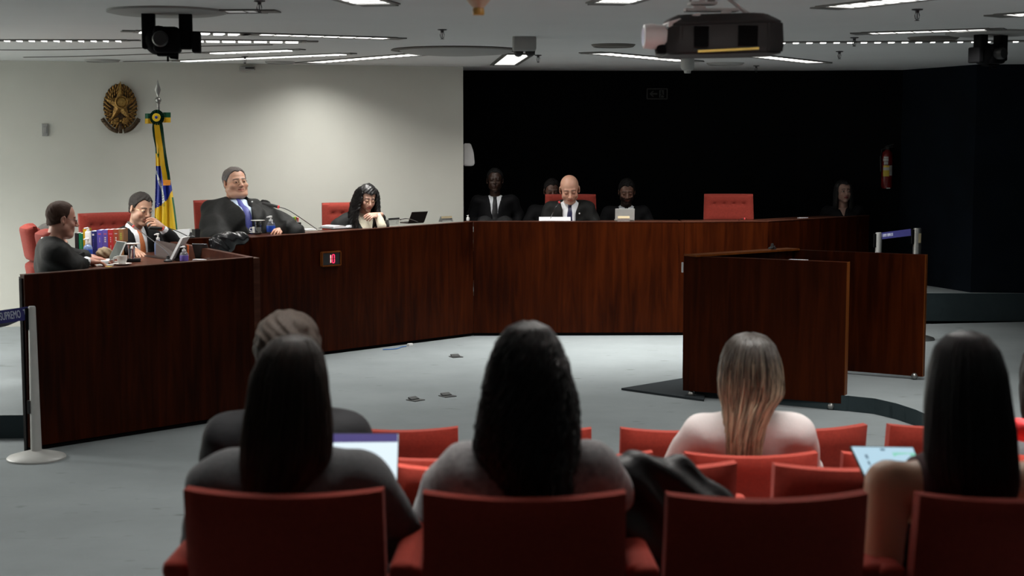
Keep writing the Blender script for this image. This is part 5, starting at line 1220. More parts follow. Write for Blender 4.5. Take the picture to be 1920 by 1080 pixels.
aud('bare-armed woman with long straight black hair in a dark red dress holding a tablet', 1806, 728, 3.58, 0, head=dict(skin=(.60, .36, .235), s=1.0, res=.006, eyes=0), torso=dict(FEM, w=1.02),
    arms=[dict(el=(.22, .14, .60), wr=(.10, .42, .60), h=.006), dict(el=L2(sp, 1655, 1045, 3.52), wr=L2(sp, 1648, 990, 3.86), h=.005, curl=.8)],
    clothes=dict(name='dress', m='maroon', bare=True, g=.006, v=.3, vw=0, wob=.003, collar=0, neckhole=.075, long=0),
    hair=dict(secs=[(.140, .0, -.02, .012, .012), (.128, .0, -.02, .045, .052), (.097, .0, -.02, .070, .088), (.045, .0, -.03, .085, .104), (-.03, .0, -.04, .094, .110), (-.09, .004, -.05, .099, .108), (-.15, .006, -.055, .102, .105), (-.20, .012, -.06, .100, .105), (-.245, .018, -.065, .088, .10)],
              n=1900, amp=.002, freq=1, rad=.0027, colf=greyblack, end=.93, endj=.045, seed=13, a0=48, a1=312))
aud('person in grey cut by the picture edge with dark hair', 1962, 712, 5.2, 2, head=dict(skin=(.5, .3, .2), res=.007, eyes=0), torso=dict(FEM), clothes=dict(name='jacket', m='suitgrey', collar=0),
    hair=dict(secs=[(.135, .0, -.02, .012, .012), (.118, .0, -.02, .052, .055), (.088, .0, -.02, .080, .092), (.035, .0, -.03, .090, .104), (-.03, .002, -.04, .095, .108), (-.10, .002, -.05, .095, .10), (-.16, 0, -.06, .085, .10)], n=400, amp=.003, rad=.004, colf=curlc), res=1.4)
# ---------------------------------------------------------------- things on the benches
def mic(base, head, label, bend=None, ln=.085, r=.009, ring=True, baseplate=True):
    base, head = Vector(base), Vector(head); t = thing('desk_microphone', label, 'microphone', base)
    h = head-base; bend = Vector(bend)-base if bend is not None else h*.55+Vector((0, 0, .05))
    pts = smooth_curve([Vector((0, 0, .0)), bend, h], 12)
    if baseplate:
        bm = NB(); lathe(bm, [(.032, 0), (.032, .010), (.014, .022), (.009, .045), (0, .045)], 16); obj('base', bm, 'black', t, True)
    bm = NB(); tube(bm, pts, .0035, 8); obj('gooseneck', bm, 'wire', t, True)
    d = (pts[-1]-pts[-4]).normalized(); bm = NB()
    tube(bm, [h, h+d*.006, h+d*ln*.3, h+d*(ln-.006), h+d*ln], [r*.7, r, r, r*.95, r*.4], 12); hd = obj('microphone_head', bm, 'black', t, True)
    if ring:
        bm = NB(); tube(bm, [h-d*.004, h+d*.001], r*1.08, 12); obj('ring', bm, 'ring', t, True)['label'] = 'red light ring'
    return t
def sanitizer(p, h, label, body='gel', fill=None, r=.03):
    t = thing('sanitizer_bottle', label, 'bottle', p)
    bm = NB(); lathe(bm, [(0, 0), (r*.95, 0), (r, .006), (r, h*.50), (r*.85, h*.60), (r*.42, h*.68), (r*.40, h*.72), (0, h*.72)], 22); obj('bottle', bm, body, t, True)
    if fill: bm = NB(); lathe(bm, [(r*1.012, .012), (r*1.02, .014), (r*1.02, h*.42), (r*1.012, h*.43)], 22); obj('label_band', bm, fill, t, True)
    bm = NB(); lathe(bm, [(r*.46, h*.70), (r*.46, h*.80), (r*.18, h*.81), (r*.18, h*.93), (0, h*.93)], 16); tube(bm, [(r*.3, 0, h*.96), (-r*.2, 0, h*.965), (-r*.95, 0, h*.93)], [r*.26, r*.24, r*.12], 8); lathe(bm, [(r*.3, h*.91), (r*.3, h*.99), (0, h)], 12); obj('pump', bm, 'whitepl', t, True)
    return t
def cup(p, s, label, yaw=0, saucer=True):
    t = thing('coffee_cup', label, 'cup', p, yaw); z = .008 if saucer else 0
    bm = NB(); lathe(bm, [(0, z), (.024*s, z), (.036*s, z+.030*s), (.040*s, z+.060*s), (.037*s, z+.060*s), (.030*s, z+.02*s), (0, z+.012*s)], 24); obj('bowl', bm, 'porcelain', t, True)
    bm = NB(); tube(bm, smooth_curve([(-.037*s, 0, z+.050*s), (-.058*s, 0, z+.048*s), (-.058*s, 0, z+.022*s), (-.032*s, 0, z+.016*s)], 6), .0045*s, 8); obj('handle', bm, 'porcelain', t, True)
    if saucer:
        s_ = thing('saucer', label.replace('cup', 'saucer under the cup') if 'cup' in label else 'white saucer', 'saucer', p); bm = NB(); lathe(bm, [(0, 0), (.035*s, 0), (.068*s, .010*s), (.070*s, .013*s), (.04*s, .0075), (0, .0075)], 28); obj('plate', bm, 'porcelain', s_, True)
    return t
def tumbler(p, h, r, label):
    t = thing('water_glass', label, 'glass', p)
    bm = NB(); lathe(bm, [(0, 0), (r*.86, 0), (r, h), (r-.0025, h), (r*.86-.0025, .008), (0, .008)], 24); obj('glass_body', bm, 'glass', t, True)
    bm = NB(); lathe(bm, [(0, .0085), (r*.82, .0085), (r*.93, h*.72), (0, h*.72)], 24); obj('water', bm, 'glass', t, True)
    s = thing('saucer', 'white saucer used as a lid on the ' + label.split(' ', 2)[-1], 'saucer', (p[0], p[1], p[2]+h)); bm = NB(); lathe(bm, [(0, .001), (.03, .001), (.062, .008), (.064, .011), (.03, .006), (0, .006)], 28); obj('plate', bm, 'porcelain', s, True)
def book(p, w, h, d, m, label, yaw=0, marks=(), grp='law books standing on the nearest desk', title=None):
    t = thing('book', label, 'book', p, yaw, grp)
    bm = NB(); bx(bm, (0, .002, h/2), (w, .004, h), bev=.0015); bx(bm, (-w/2+.0015, d/2, h/2), (.003, d, h)); bx(bm, (w/2-.0015, d/2, h/2), (.003, d, h)); obj('cover', bm, m, t)
    bm = NB(); bx(bm, (0, d/2+.001, h/2), (w-.006, d-.008, h-.004)); obj('pages', bm, 'paper', t)
    for (z0, z1, ww, mm) in marks:
        bm = NB(); n = max(1, int((z1-z0)/.012))
        for k in range(n): bx(bm, (0, -.0006, z0+(k+.5)*(z1-z0)/n), (ww*w, .001, (z1-z0)/n*.6))
        obj('spine_mark', bm, mm, t)
def sheet(name, label, cat, c, s, m, yaw=0, rot=None, grp=None, n=1):
    t = thing(name, label, cat, c, yaw, grp, rot)
    bm = NB()
    for k in range(n): bx(bm, ((k % 3-1)*.002*(n > 1), (k % 2)*.003*(n > 1), s[2]*(k+.5)/n), (s[0], s[1], s[2]/n*.9))
    obj('sheets' if cat != 'box' else 'body', bm, m, t); return t
def Tz(px, py, z=TZ): return G(px, py, z)
bk = [(140, 146.5, 437, 'b_black', 'black spine binder at the left end of the book row', ()), (147.5, 155, 438, 'b_green', 'green book beside the black binder', ((.03, .12, .10, 'b_lime'),)),
      (155.5, 162, 429, 'b_yellow', 'yellow book between the green book and white bottle', ()), (168, 181, 433.5, 'b_navy', 'thick dark navy book, first of the tall law books', ((.150, .172, .25, 'b_mark'), (.05, .13, .10, 'b_purple'))),
      (181.2, 191.8, 431.5, 'b_purple', 'purple law book beside the navy one', ((.16, .172, .5, 'b_pink'), (.10, .14, .10, 'b_mark'), (.03, .07, .07, 'b_violet'))), (192, 201.8, 431, 'b_violet', 'violet law book beside the red one', ((.16, .172, .5, 'b_pink'), (.10, .145, .30, 'b_mark'), (.03, .07, .10, 'b_mark'))),
      (202, 212, 430.5, 'b_red', 'bright red law book beside the violet one', ((.16, .174, .6, 'b_pink'), (.10, .145, .12, 'b_mark'), (.05, .08, .10, 'b_mark'))), (212.2, 221.8, 430, 'b_rust', 'rust-red law book beside the bright red one', ((.165, .174, .5, 'b_mark'), (.11, .145, .25, 'b_mark'))),
      (222, 231, 429.5, 'b_olive', 'brown book with a lime stripe, nearest to the orange tie', ((.12, .178, .35, 'b_lime'),))]
YB = Tz(190, 479).y
for a, b, yt, m, lab, mk in bk:
    A = W(a, yt, YB); B = W(b, yt, YB); book(((A.x+B.x)/2, YB, TZ), (B.x-A.x), A.z-TZ, .15, m, lab, .02, mk)
A = W(167.5, 479, YB-.02); t = thing('lotion_bottle', 'white pump bottle standing before the yellow book', 'bottle', (A.x, YB-.035, TZ))
bm = NB(); bx(bm, (0, 0, .095), (.045, .03, .19), bev=.008, seg=3); obj('bottle', bm, 'whitepl', t, True); bm = NB(); lathe(bm, [(.012, .19), (.012, .205), (.004, .205), (.004, .218), (0, .218)], 12); tube(bm, [(0, 0, .216), (-.03, 0, .21)], .006, 8); obj('pump', bm, 'whitepl', t, True)
p = Tz(165.5, 483); sanitizer(p, .148, 'blue sanitizer bottle in front of the books', 'gel', 'gelblue', .034)
p = Tz(184, 494.5); sheet('paper_stack', 'pile of white papers under the hands of the man in profile', 'papers', p, (.15, .20, .022), 'paper', .2, n=6)
p = Tz(182, 498); t = thing('notebook_cover', 'thin pale folder under the white papers', 'folder', (p.x+.02, p.y+.02, TZ), .15); bm = NB(); bx(bm, (0, 0, .002), (.19, .10, .004)); obj('board', bm, 'greypaint', t)
for c in list(bpy.data.objects):
    if c.name.startswith('paper_stack') and c.type == 'EMPTY': c.location.z += .005
# leaning tablet with dark glass
t = thing('tablet_computer', 'grey tablet leaning up beside the white coffee cup', 'tablet', Tz(212, 492))
q = [W(202, 489, 11.15), W(222, 484, 11.0), W(236, 453.5, 11.12), W(219, 451.5, 11.27)]; nn = (q[1]-q[0]).cross(q[3]-q[0]).normalized()
for nm_, k0, k1, m, ins in (('case', 0, .008, 'greypaint', 0), ('glass_face', -.001, 0, mat('dark_mirror_glass', (.03, .035, .035), .06, spec=1.0, var=.3, scale=8), .06)):
    ctr = sum(q, Vector())/4; qq = [p_+(ctr-p_)*ins for p_ in q]
    if nn.y < 0: nn = -nn
    bm = NB(); hexa(bm, [p_+nn*k0 for p_ in qq]+[p_+nn*k1 for p_ in qq]); wobj(nm_, bm, m, t)
# kraft bag
def blob(label, name, cat, c, fn, lo, hi, h, m, yaw=0, part='body'):
    t = thing(name, label, cat, c, yaw); V, Q = grid_mesh(fn, lo, hi, h); mesh_obj(part, V, Q, m, t); return t
blob('crumpled brown paper bag lying before the books', 'paper_bag', 'bag', Tz(195, 483.5)+Vector((0, 0, .0)), lambda P: np.maximum(ell(P, (0, 0, .035), (.062, .05, .048)), -P[:, 2])+wob(P, .006, 60), (-.08, -.07, -.01), (.08, .07, .10), .004, 'kraft', .3)
p = Tz(229, 497); cup(p, .98, 'white coffee cup near the leaning tablet', .4)
p = Tz(251, 490.5); t = thing('phone_base', 'flat black base beneath the covered glass', 'box', p, .2); bm = NB(); bx(bm, (0, 0, .012), (.10, .07, .022), bev=.005); obj('case', bm, 'black', t)
p = Tz(247, 490.5); tumbler((p.x, p.y, TZ+.0235), .10, .027, 'water glass with white lid beside the orange tie')
bm = NB(); p = Tz(204, 500.5); t = thing('sticky_note', 'small yellow note at the edge of the nearest desk', 'note', p, .3); bx(bm, (0, 0, .002), (.045, .03, .003)); obj('sheet', bm, 'yel', t)
mic(Tz(315, 491), W(250, 424, 11.45), 'desk microphone aimed at the man in profile', bend=W(312, 472, 11.2), ln=-.07 if False else .075)
mic(W(358, 446, 12.35), W(304, 428, 12.0), 'desk microphone in front of the orange tie', bend=W(325, 430.5, 12.1), ln=.13, r=.012)
t = thing('tablet_computer', 'white tablet standing nearly edge-on on the nearest desk', 'tablet', Tz(325, 490)); a_, b_ = W(316, 490, 11.2), W(338.5, 446, 11.25)
bm = NB(); hexa(bm, [a_, a_+Vector((.018, .0, 0)), a_+Vector((.03, .20, .02)), a_+Vector((.012, .20, .02)), b_, b_+Vector((.018, 0, 0)), b_+Vector((.03, .20, 0)), b_+Vector((.012, .20, 0))]); wobj('case', bm, 'whitepl', t)
sanitizer(Tz(345.5, 492), .118, 'clear sanitizer bottle with violet label beside the edge-on white tablet', 'acrylic', 'b_violet', .031)
bm = NB(); lathe(bm, [(0, .02), (.020, .02), (.020, .05), (0, .05)], 16, o=tuple(Tz(345.5, 492)-Vector((0, 0, 0)))); bm.free()
p = Tz(352.5, 486); t = thing('marker_pen', 'orange marker pen standing behind the clear bottle', 'pen', p); bm = NB(); lathe(bm, [(.007, 0), (.007, .075), (.009, .076), (.009, .105), (0, .108)], 12); obj('barrel', bm, 'p_or', t, True)
def laptop(c, w, d, yaw, open_deg, label, lid='laptopg', scr='black', on=None):
    t = thing('laptop', label, 'laptop', c, yaw)
    bm = NB(); bx(bm, (0, 0, .008), (w, d, .014), bev=.004); obj('keyboard_deck', bm, lid, t); bm = NB()
    for r_ in range(5):
        for k in range(11): bx(bm, (-w*.42+k*w*.084, -d*.02+r_*d*.085-.0, .0165), (w*.065, d*.06, .003))
    obj('keys', bm, 'black', t)
    a = R(open_deg); L4 = Matrix.Translation((0, d/2, .012)) @ Matrix.Rotation(math.pi/2-a+0, 4, 'X')
    bm = NB(); bx(bm, (0, .003, d/2), (w, .007, d), bev=.003); bmesh.ops.transform(bm, matrix=L4, verts=bm.verts); ld = obj('lid', bm, lid, t)
    bm = NB(); bx(bm, (0, -.0012, d/2), (w*.94, .0015, d*.90)); bmesh.ops.transform(bm, matrix=L4, verts=bm.verts); obj('screen', bm, scr, ld)
    return t, L4
p = Tz(386, 487); laptop((p.x, p.y+.06, TZ), .13, .12, math.pi-.35, 112, 'small grey laptop near the end of the nearest desk')
p = Tz(377, 489); sheet('notepad', 'white notepad before the small grey laptop', 'notepad', p, (.11, .06, .012), 'paper', -.2, n=3)
sanitizer((W(299, 450, 11.95).x, 11.9, TZ), .165, 'sanitizer bottle with only its white pump showing above the end panel', 'gel', None, .03)
t = thing('name_holder', 'white card box standing on the connecting desk', 'sign', (W(337, 440, 12.6).x, 12.66, 1.0), -.05); bm = NB(); prism(bm, [(-.075, 0), (.075, 0), (.075, .155), (-.065, .145)], -.02, .02, M4=MX); obj('card', bm, 'paper', t)
t = thing('pen_cup', 'black tapered cup on the connecting desk', 'cup', (W(363, 440, 12.6).x, 12.70, 1.0)); bm = NB(); lathe(bm, [(0, 0), (.024, 0), (.036, .15), (.033, .15), (.022, .01), (0, .01)], 4); obj('holder', bm, 'black', t)
def bagf(P): return smin(smin(ell(P, (0, 0, .03), (.16, .06, .06)), cap(P, (-.12, 0, -.02), (.13, 0, .03), .045), .03), ell(P, (-.06, -.03, -.04), (.10, .035, .07)), .02)+wob(P, .006, 30)
cc = W(428, 455, 12.55); blob('shiny black leather bag lying over the connecting desk', 'leather_bag', 'bag', cc, bagf, (-.22, -.12, -.14), (.22, .12, .14), .006, 'leather', .55)
t = thing('laptop', 'dark brown-grey laptop seen from behind in front of the orange tie', 'laptop', Tz(320, 486))
q = [W(292, 480, 11.60), W(350, 491, 11.20), W(349, 461, 11.24), W(292, 450, 11.66)]; nn = (q[1]-q[0]).cross(q[3]-q[0]).normalized()
if nn.y < 0: nn = -nn
bm = NB(); hexa(bm, q+[p_+nn*.006 for p_ in q]); wobj('lid', bm, 'laptopb', t)
bm = NB(); k = Vector((-.10, .06, 0)); b0 = [Vector((p_.x, p_.y, TZ+.003)) for p_ in (q[0], q[1], q[1]+k, q[0]+k)]; hexa(bm, b0+[p_+Vector((0, 0, .012)) for p_ in b0]); wobj('keyboard_deck', bm, 'laptopb', t)
# middle bench
ZM = 1.0875
def Tm(px, py): return G(px, py, ZM-.012)
p = Tm(485, 438); cup((p.x-.03, p.y+.02, p.z), .82, 'white coffee cup before the blue tie', .2)
p = Tm(496, 438); tumbler((p.x-.05, p.y-.035, p.z), .108, .031, 'water glass with white lid before the blue tie')
p = Tm(508, 437); sanitizer(p, .148, 'sanitizer bottle with blue gel before the blue tie', 'acrylic', 'gelblue', .038)
p = Tm(553, 432.5); t = thing('pen_holder', 'black box pen holder with coloured pens', 'pen holder', (p.x, p.y, p.z), ya)
bm = NB(); bx(bm, (0, 0, .038), (.10, .06, .075), bev=.004); obj('box', bm, 'black', t); bm = NB(); bx(bm, (-.09, 0, .008), (.10, .06, .015), bev=.003); obj('tray', bm, 'black', t)
for k, (m, x, h_, lab) in enumerate((('p_green', -.012, .112, 'green pen'), ('p_yel', .004, .116, 'yellow pen'), ('black', .014, .112, 'black pen'), ('p_red', .034, .106, 'red pen'))):
    pt = thing('pen', lab + ' in the black pen holder', 'pen', (p.x+dm.x*x, p.y+dm.y*x, p.z+.078), 0); bm = NB(); lathe(bm, [(.0, 0), (.006, 0), (.006, h_-.085), (.008, h_-.085), (.008, h_-.07), (0, h_-.066)], 10); obj('barrel', bm, m, pt, True)
mic(Tm(594, 430), W(522, 388, 13.15), 'desk microphone pointing at the reclining man', bend=W(545, 396.5, 13.2), ln=.165, r=.013, baseplate=False)
p = Tm(577, 431); sheet('loose_papers', 'white papers beside the black pen holder', 'papers', (p.x, p.y, p.z), (.12, .10, .008), 'paper', ya, n=2)
# open book
p = Tm(640, 427.5); t = thing('open_binder', 'thick open white binder of papers before the curly-haired woman', 'papers', (p.x, p.y+.03, p.z), ya)
for s, (w_, hh) in ((-1, (.17, .030)), (1, (.19, .036))):
    bm = NB(); n = 12; top = []; 
    A = [bm.verts.new((s*w_*i/n, -.09, .004)) for i in range(n+1)]; B = [bm.verts.new((s*w_*i/n, .10, .004)) for i in range(n+1)]
    C = [bm.verts.new((s*w_*i/n, -.09, .006+hh*math.sin(min(1, (i+.6)/n*1.5)*math.pi/2)*(1-.45*i/n))) for i in range(n+1)]; D = [bm.verts.new((v.co.x, .10, v.co.z)) for v in C]
    for i in range(n):
        for q in ((C[i], C[i+1], D[i+1], D[i]), (A[i], A[i+1], C[i+1], C[i]), (B[i+1], B[i], D[i], D[i+1])): bm.faces.new(q)
    bm.faces.new((A[n], B[n], D[n], C[n])); bm.faces.new((A[0], C[0], D[0], B[0])); obj('page_block', bm, 'paper', t, False)
bm = NB(); bx(bm, (0, 0, .002), (.38, .21, .004)); obj('cover', bm, 'black', t)
p = Tm(735, 421.5); t = thing('paper_tray', 'pale translucent tray with a black bar near the elbow of the curly-haired woman', 'tray', (p.x, p.y, p.z), ya)
bm = NB(); prism(bm, [(-.055, 0), (.055, 0), (.068, .05), (-.068, .05)], -.03, .03, M4=MX); obj('body', bm, 'acrylic', t); bm = NB(); tube(bm, [(-.065, -.03, .058), (.065, -.03, .060)], .009, 8); obj('bar', bm, 'black', t, True)
t, _ = laptop(Tm(771, 419.5)+Vector((0, .10, 0)), .21, .12, ya+math.pi, 118, 'dark brown laptop seen from behind on the middle bench', 'laptopb')
mic(Tm(787, 417), W(752, 411.5, 14.1), 'thin desk microphone over the dark brown laptop', bend=W(765, 410, 14.1), ln=.03, r=.006, baseplate=False, ring=False)
def holder(p, w, h, yaw, label, card='paperc'):
    t = thing('name_plate', label, 'name plate', p, yaw)
    bm = NB(); prism(bm, [(-.045, 0), (.045, 0), (.0, h)], -w/2, w/2, M4=Matrix.Rotation(R(90), 4, 'Y') @ Matrix.Rotation(R(90), 4, 'Z')) if False else hexa(bm, [(-w/2, -.03, 0), (w/2, -.03, 0), (w/2, .03, 0), (-w/2, .03, 0), (-w/2, -.004, h), (w/2, -.004, h), (w/2, .004, h), (-w/2, .004, h)])
    obj('stand', bm, 'acrylic', t); bm = NB(); bx(bm, (0, -.012, h*.80), (w*.98, .004, h*.40), rot=(-.25, 0, 0)); obj('card', bm, card, t)
holder(Tm(836, 415.5), .145, .055, ya, 'acrylic name plate with cream card near the end of the cream wall')
sanitizer(G(877.5, 413.5, 1.092), .052, 'tiny white pump bottle where the two long benches meet', 'whitepl', None, .016)
ZR = 1.097
p = G(1040, 413.2, ZR); t = thing('name_plate', 'blank white name plate before the bald man', 'name plate', (p.x, p.y-.04, ZR)); bm = NB(); hexa(bm, [(-.155, -.03, 0), (.155, -.03, 0), (.155, .03, 0), (-.155, .03, 0), (-.155, -.003, .036), (.155, -.003, .036), (.155, .003, .036), (-.155, .003, .036)]); obj('card', bm, 'paper', t)
mic(G(1031, 412.8, ZR)-Vector((0, .0, 0)), W(1048.5, 379, 14.78), 'thin desk microphone with red ring before the bald man', bend=W(1038, 396, 14.75), ln=.02, r=.010)
p = G(1168, 412.5, ZR); laptop((W(1171, 405, 14.95).x, 14.98, ZR), .19, .115, math.pi, 100, 'pale grey laptop in front of the dim bearded person', 'greypaint')
holder((W(1169, 410, 14.8).x, 14.79, ZR), .115, .058, 0, 'acrylic name plate with cream card before the pale grey laptop')
mic(G(1385, 412.6, ZR), W(1396, 410, 14.8), 'low desk microphone before the empty red chair', bend=W(1390, 410.5, 14.8), ln=.02, r=.008, baseplate=False)
sheet('loose_papers', 'small white paper on the far bench desk', 'papers', G(1505, 409, 1.1), (.10, .05, .006), 'paper', .4)
mic(G(1448, 467.5, zt+.01), G(1452, 463, zt+.03), 'small dark microphone base on the rail of the witness stand', bend=G(1450, 464, zt+.03), ln=.02, r=.008, ring=False)
p = W(1495, 487, 11.62); sheet('paper_stack', 'white papers inside the witness stand', 'papers', (p.x, p.y, .932), (.14, .10, p.z-.932), 'paper', -.5, n=8)
bm = NB(); p = P0+Vector((-.02, .03, .93)); t = thing('wall_clip', 'small white tag at the corner of the witness stand', 'tag', p); bx(bm, (0, 0, .03), (.014, .014, .075), bev=.003); obj('tag_body', bm, 'whitepl', t)
# ---------------------------------------------------------------- on the floor
for px, py, lab, yw_ in ((855, 669.5, 'dark floor outlet box nearest to the wide bench', .4), (779, 750.5, 'dark floor outlet box nearest to the seats', .8), (839, 743, 'dark floor outlet box with a loose lid beside another', .6)):
    t = thing('floor_outlet', lab, 'outlet', G(px, py, 0), yw_, 'floor outlets in the open floor'); bm = NB(); bx(bm, (0, 0, .003), (.10, .10, .006), bev=.002); obj('plate', bm, 'floorbox', t)
    bm = NB(); bx(bm, (0, .02, .012), (.075, .045, .012), rot=(.3, 0, 0), bev=.003); obj('lid', bm, 'floorbox', t)
p = G(769, 648.5, 0); t = thing('power_plug', 'small white plug on the floor along the middle bench', 'plug', p, ya); bm = NB(); bx(bm, (0, 0, .012), (.05, .03, .022), bev=.004); obj('plug_body', bm, 'whitepl', t)
q = [G(718, 656, .0)+Vector((0, 0, .006)), G(735, 654, .006), G(745, 653, .006), G(753, 650, .006), G(762, 648.5, .008)]; t = thing('blue_cable', 'thin blue cable on the floor along the middle bench', 'cable', q[0]); bm = NB(); tube(bm, smooth_curve([v+Vector((0, -.02, 0)) for v in q], 6), .005, 6); wobj('cord', bm, 'cableb', t, True)

# ---------------------------------------------------------------- the flag
YF = 14.25
def F(px, py, k=0): v = W(px, py, YF); return Vector((v.x, YF-k, v.z))
pb_ = F(296.5, 190); t = thing('flag', 'furled green, yellow and blue national flag with sash and rosette on a silver-tipped pole', 'flag', (pb_.x, YF, .15))
bm = NB(); lathe(bm, [(.16, 0), (.16, .02), (.05, .05), (.02, .09), (0, .09)], 28); obj('base', bm, 'steel', t, True)
bm = NB(); lathe(bm, [(.014, .05), (.014, F(0, 200).z-.15), (0, F(0, 200).z-.15)], 14); obj('pole', bm, 'black', t, True)
bm = NB(); u = .00497; zz = lambda y: F(0, y).z-.15
lathe(bm, [(.014, zz(206)), (.014, zz(195)), (.020, zz(194)), (.020, zz(193))], 16); lathe(bm, [(0, zz(193.5))]+[(5.8*u*math.sin(a), zz(187.5)-5.8*u*math.cos(a)) for a in np.linspace(.2, math.pi-.2, 10)]+[(0, zz(181.8))], 20)
v = [(0, 148.5), (2.3, 157), (5.8, 168.5), (3, 176), (1.2, 182)]
for s1, s2 in ((1, 1),):
    L = [bm.verts.new((-x*u, 0, zz(y))) for x, y in v]; Rr = [bm.verts.new((x*u, 0, zz(y))) for x, y in v]; Fm = [bm.verts.new((0, -x*.28*u-.001, zz(y))) for x, y in v]; Bm = [bm.verts.new((0, x*.28*u+.001, zz(y))) for x, y in v]
    for a_, b_ in ((L, Fm), (Fm, Rr), (Rr, Bm), (Bm, L)):
        for i in range(len(v)-1): bm.faces.new((a_[i], a_[i+1], b_[i+1], b_[i]))
obj('spear_tip', bm, 'steel', t, True)
yl = [212, 235, 270, 300, 350, 390, 430, 520, 640]; xl = [293, 291, 292.5, 293.5, 293, 291.5, 290, 287, 284]; xr = [301, 306, 310, 314, 323, 328.5, 333, 341, 346]
NS, NT = 64, 200; bm = NB(); Vg = []
def fold(s, y):
    a = min(1, max(0, (y-215)/160)); return .030+.055*math.sin(math.pi*s)*(.5+.6*a)+(.018*a+.004)*math.sin(s*19+.012*y+1.0*math.sin(y*.013))+.006*a*math.sin(s*41+y*.02)
for j in range(NT+1):
    y = 212+(640-212)*(j/NT)**1.25; row = []
    for i in range(NS+1):
        s = i/NS; x = np.interp(y, yl, xl)*(1-s)+np.interp(y, yl, xr)*s; row.append((bm.verts.new(F(x, y, fold(s, y))), x, y))
    Vg.append(row)
def cloth_col(x, y):
    if y < 288:
        if x < 294.5: return 1
        return 0 if x < 299.5 or y < 262 else 1 if (y > 268 and x < 299.5+ (y-268)*.12) else 0
    if y < 297 and abs(x-299.5) < (297-y)*.25: return 1
    yb_top = 312-1.2*math.sin(max(0, (x-293))*.1)
    dx = (x-285)/40; dy = (y-344)/47
    inb = dx*dx+dy*dy < 1 and y > yb_top
    if inb:
        xb = np.interp(y, [318, 325, 335, 350, 365, 380, 392], [291.5, 295.5, 300.5, 306, 309.5, 311.5, 312.5]); 
        if abs(x-xb) < 2.4: return 3
        return 2
    gl = np.interp(x, [288, 292, 300, 308, 316, 322], [404, 407, 411, 419, 432, 450])
    if y > gl: return 1
    xe = np.interp(y, yl, xr)
    if y > 370 and x > xe-1.6-(y-370)*.012: return 1
    return 0
for j in range(NT):
    for i in range(NS):
        f = bm.faces.new((Vg[j][i][0], Vg[j][i+1][0], Vg[j+1][i+1][0], Vg[j+1][i][0])); f.material_index = cloth_col((Vg[j][i][1]+Vg[j][i+1][1])/2, (Vg[j][i][2]+Vg[j+1][i][2])/2)
bk_ = [[bm.verts.new(F(x, y, .022)) for (_, x, y) in (r_[0], r_[-1])] for r_ in Vg[::20]]
wobj('cloth', bm, ['fyellow', 'fgreen', 'fblue', 'fwhite'], t, True)
bm = NB(); rr = random.Random(9)
for x, y, s in [(294, 352, .6), (295.5, 356, .5), (303, 356, .5), (306, 355, .4), (293, 378, .9), (294.5, 383, 1), (299, 384.5, .9), (302.5, 381, 1.2), (306, 386, 1), (304, 376, .7), (297, 374, .6), (293.5, 365, .6)]:
    sv = (x-np.interp(y, yl, xl))/(np.interp(y, yl, xr)-np.interp(y, yl, xl)); bx(bm, F(x, y, fold(sv, y)+.003), (.005*s, .002, .005*s), rot=(0, .78, 0))
wobj('stars', bm, 'fwhite', t)
bm = NB()
for k, ch in enumerate('EM E PROGRESSO'):
    if ch == ' ': continue
    y = 325+k*4.55; x = float(np.interp(y, [318, 325, 335, 350, 365, 380, 392], [291.5, 295.5, 300.5, 306, 309.5, 311.5, 312.5])); x2 = float(np.interp(y+2, [318, 325, 335, 350, 365, 380, 392], [291.5, 295.5, 300.5, 306, 309.5, 311.5, 312.5]))
    sv = (x-np.interp(y, yl, xl))/(np.interp(y, yl, xr)-np.interp(y, yl, xl)); p = F(x, y, fold(sv, y)+.004); a = math.atan2(-2, x2-x)
    M4 = Matrix.Translation(p) @ Matrix.Rotation(R(90), 4, 'X') @ Matrix.Rotation(a*.75, 4, 'Z'); _t = text_bm(ch, .026, M4, .0005); _join(bm, _t)
wobj('lettering', bm, 'fgreen', t)
# sash, fringe, bow and rosette
def ribbon(name, path, w, cols, k, parent, split=.5):
    bm = NB(); n = len(path); rows = []
    for i, (x, y, wd) in enumerate(path): rows.append([bm.verts.new(F(x+wd*(s-.5), y, k+.008*math.sin(i*1.3+s*3))) for s in np.linspace(0, 1, 9)])
    for a_, b_ in zip(rows, rows[1:]):
        for j in range(8):
            f = bm.faces.new((a_[j], a_[j+1], b_[j+1], b_[j])); f.material_index = 0 if (j+.5)/8 < split else 1
    r_ = bmesh.ops.solidify(bm, geom=bm.faces[:], thickness=.003); return wobj(name, bm, cols, parent, True)
ribbon('sash_tail', [(297, 226, 11), (296, 240, 11), (296.5, 255, 9), (298.5, 275, 6), (300, 288, 4)], 10, ['sgreen', 'fyellow'], .105, t, .35)
ribbon('sash_tail', [(302, 226, 15), (303.5, 240, 16), (306, 258, 15), (309, 275, 14), (311.5, 292, 14), (314, 310, 14), (316.5, 325, 14), (318.5, 340, 14)], 14, ['fyellow', 'sgreen'], .125, t, .6)
bm = NB()
for i in range(14):
    x = 312.5+i*.98; tube(bm, [F(x, 337+.1*i*-.3, .135), F(x+.3, 347-.1*i*.3, .138)], .0026, 5)
wobj('fringe', bm, 'forange', t, True)
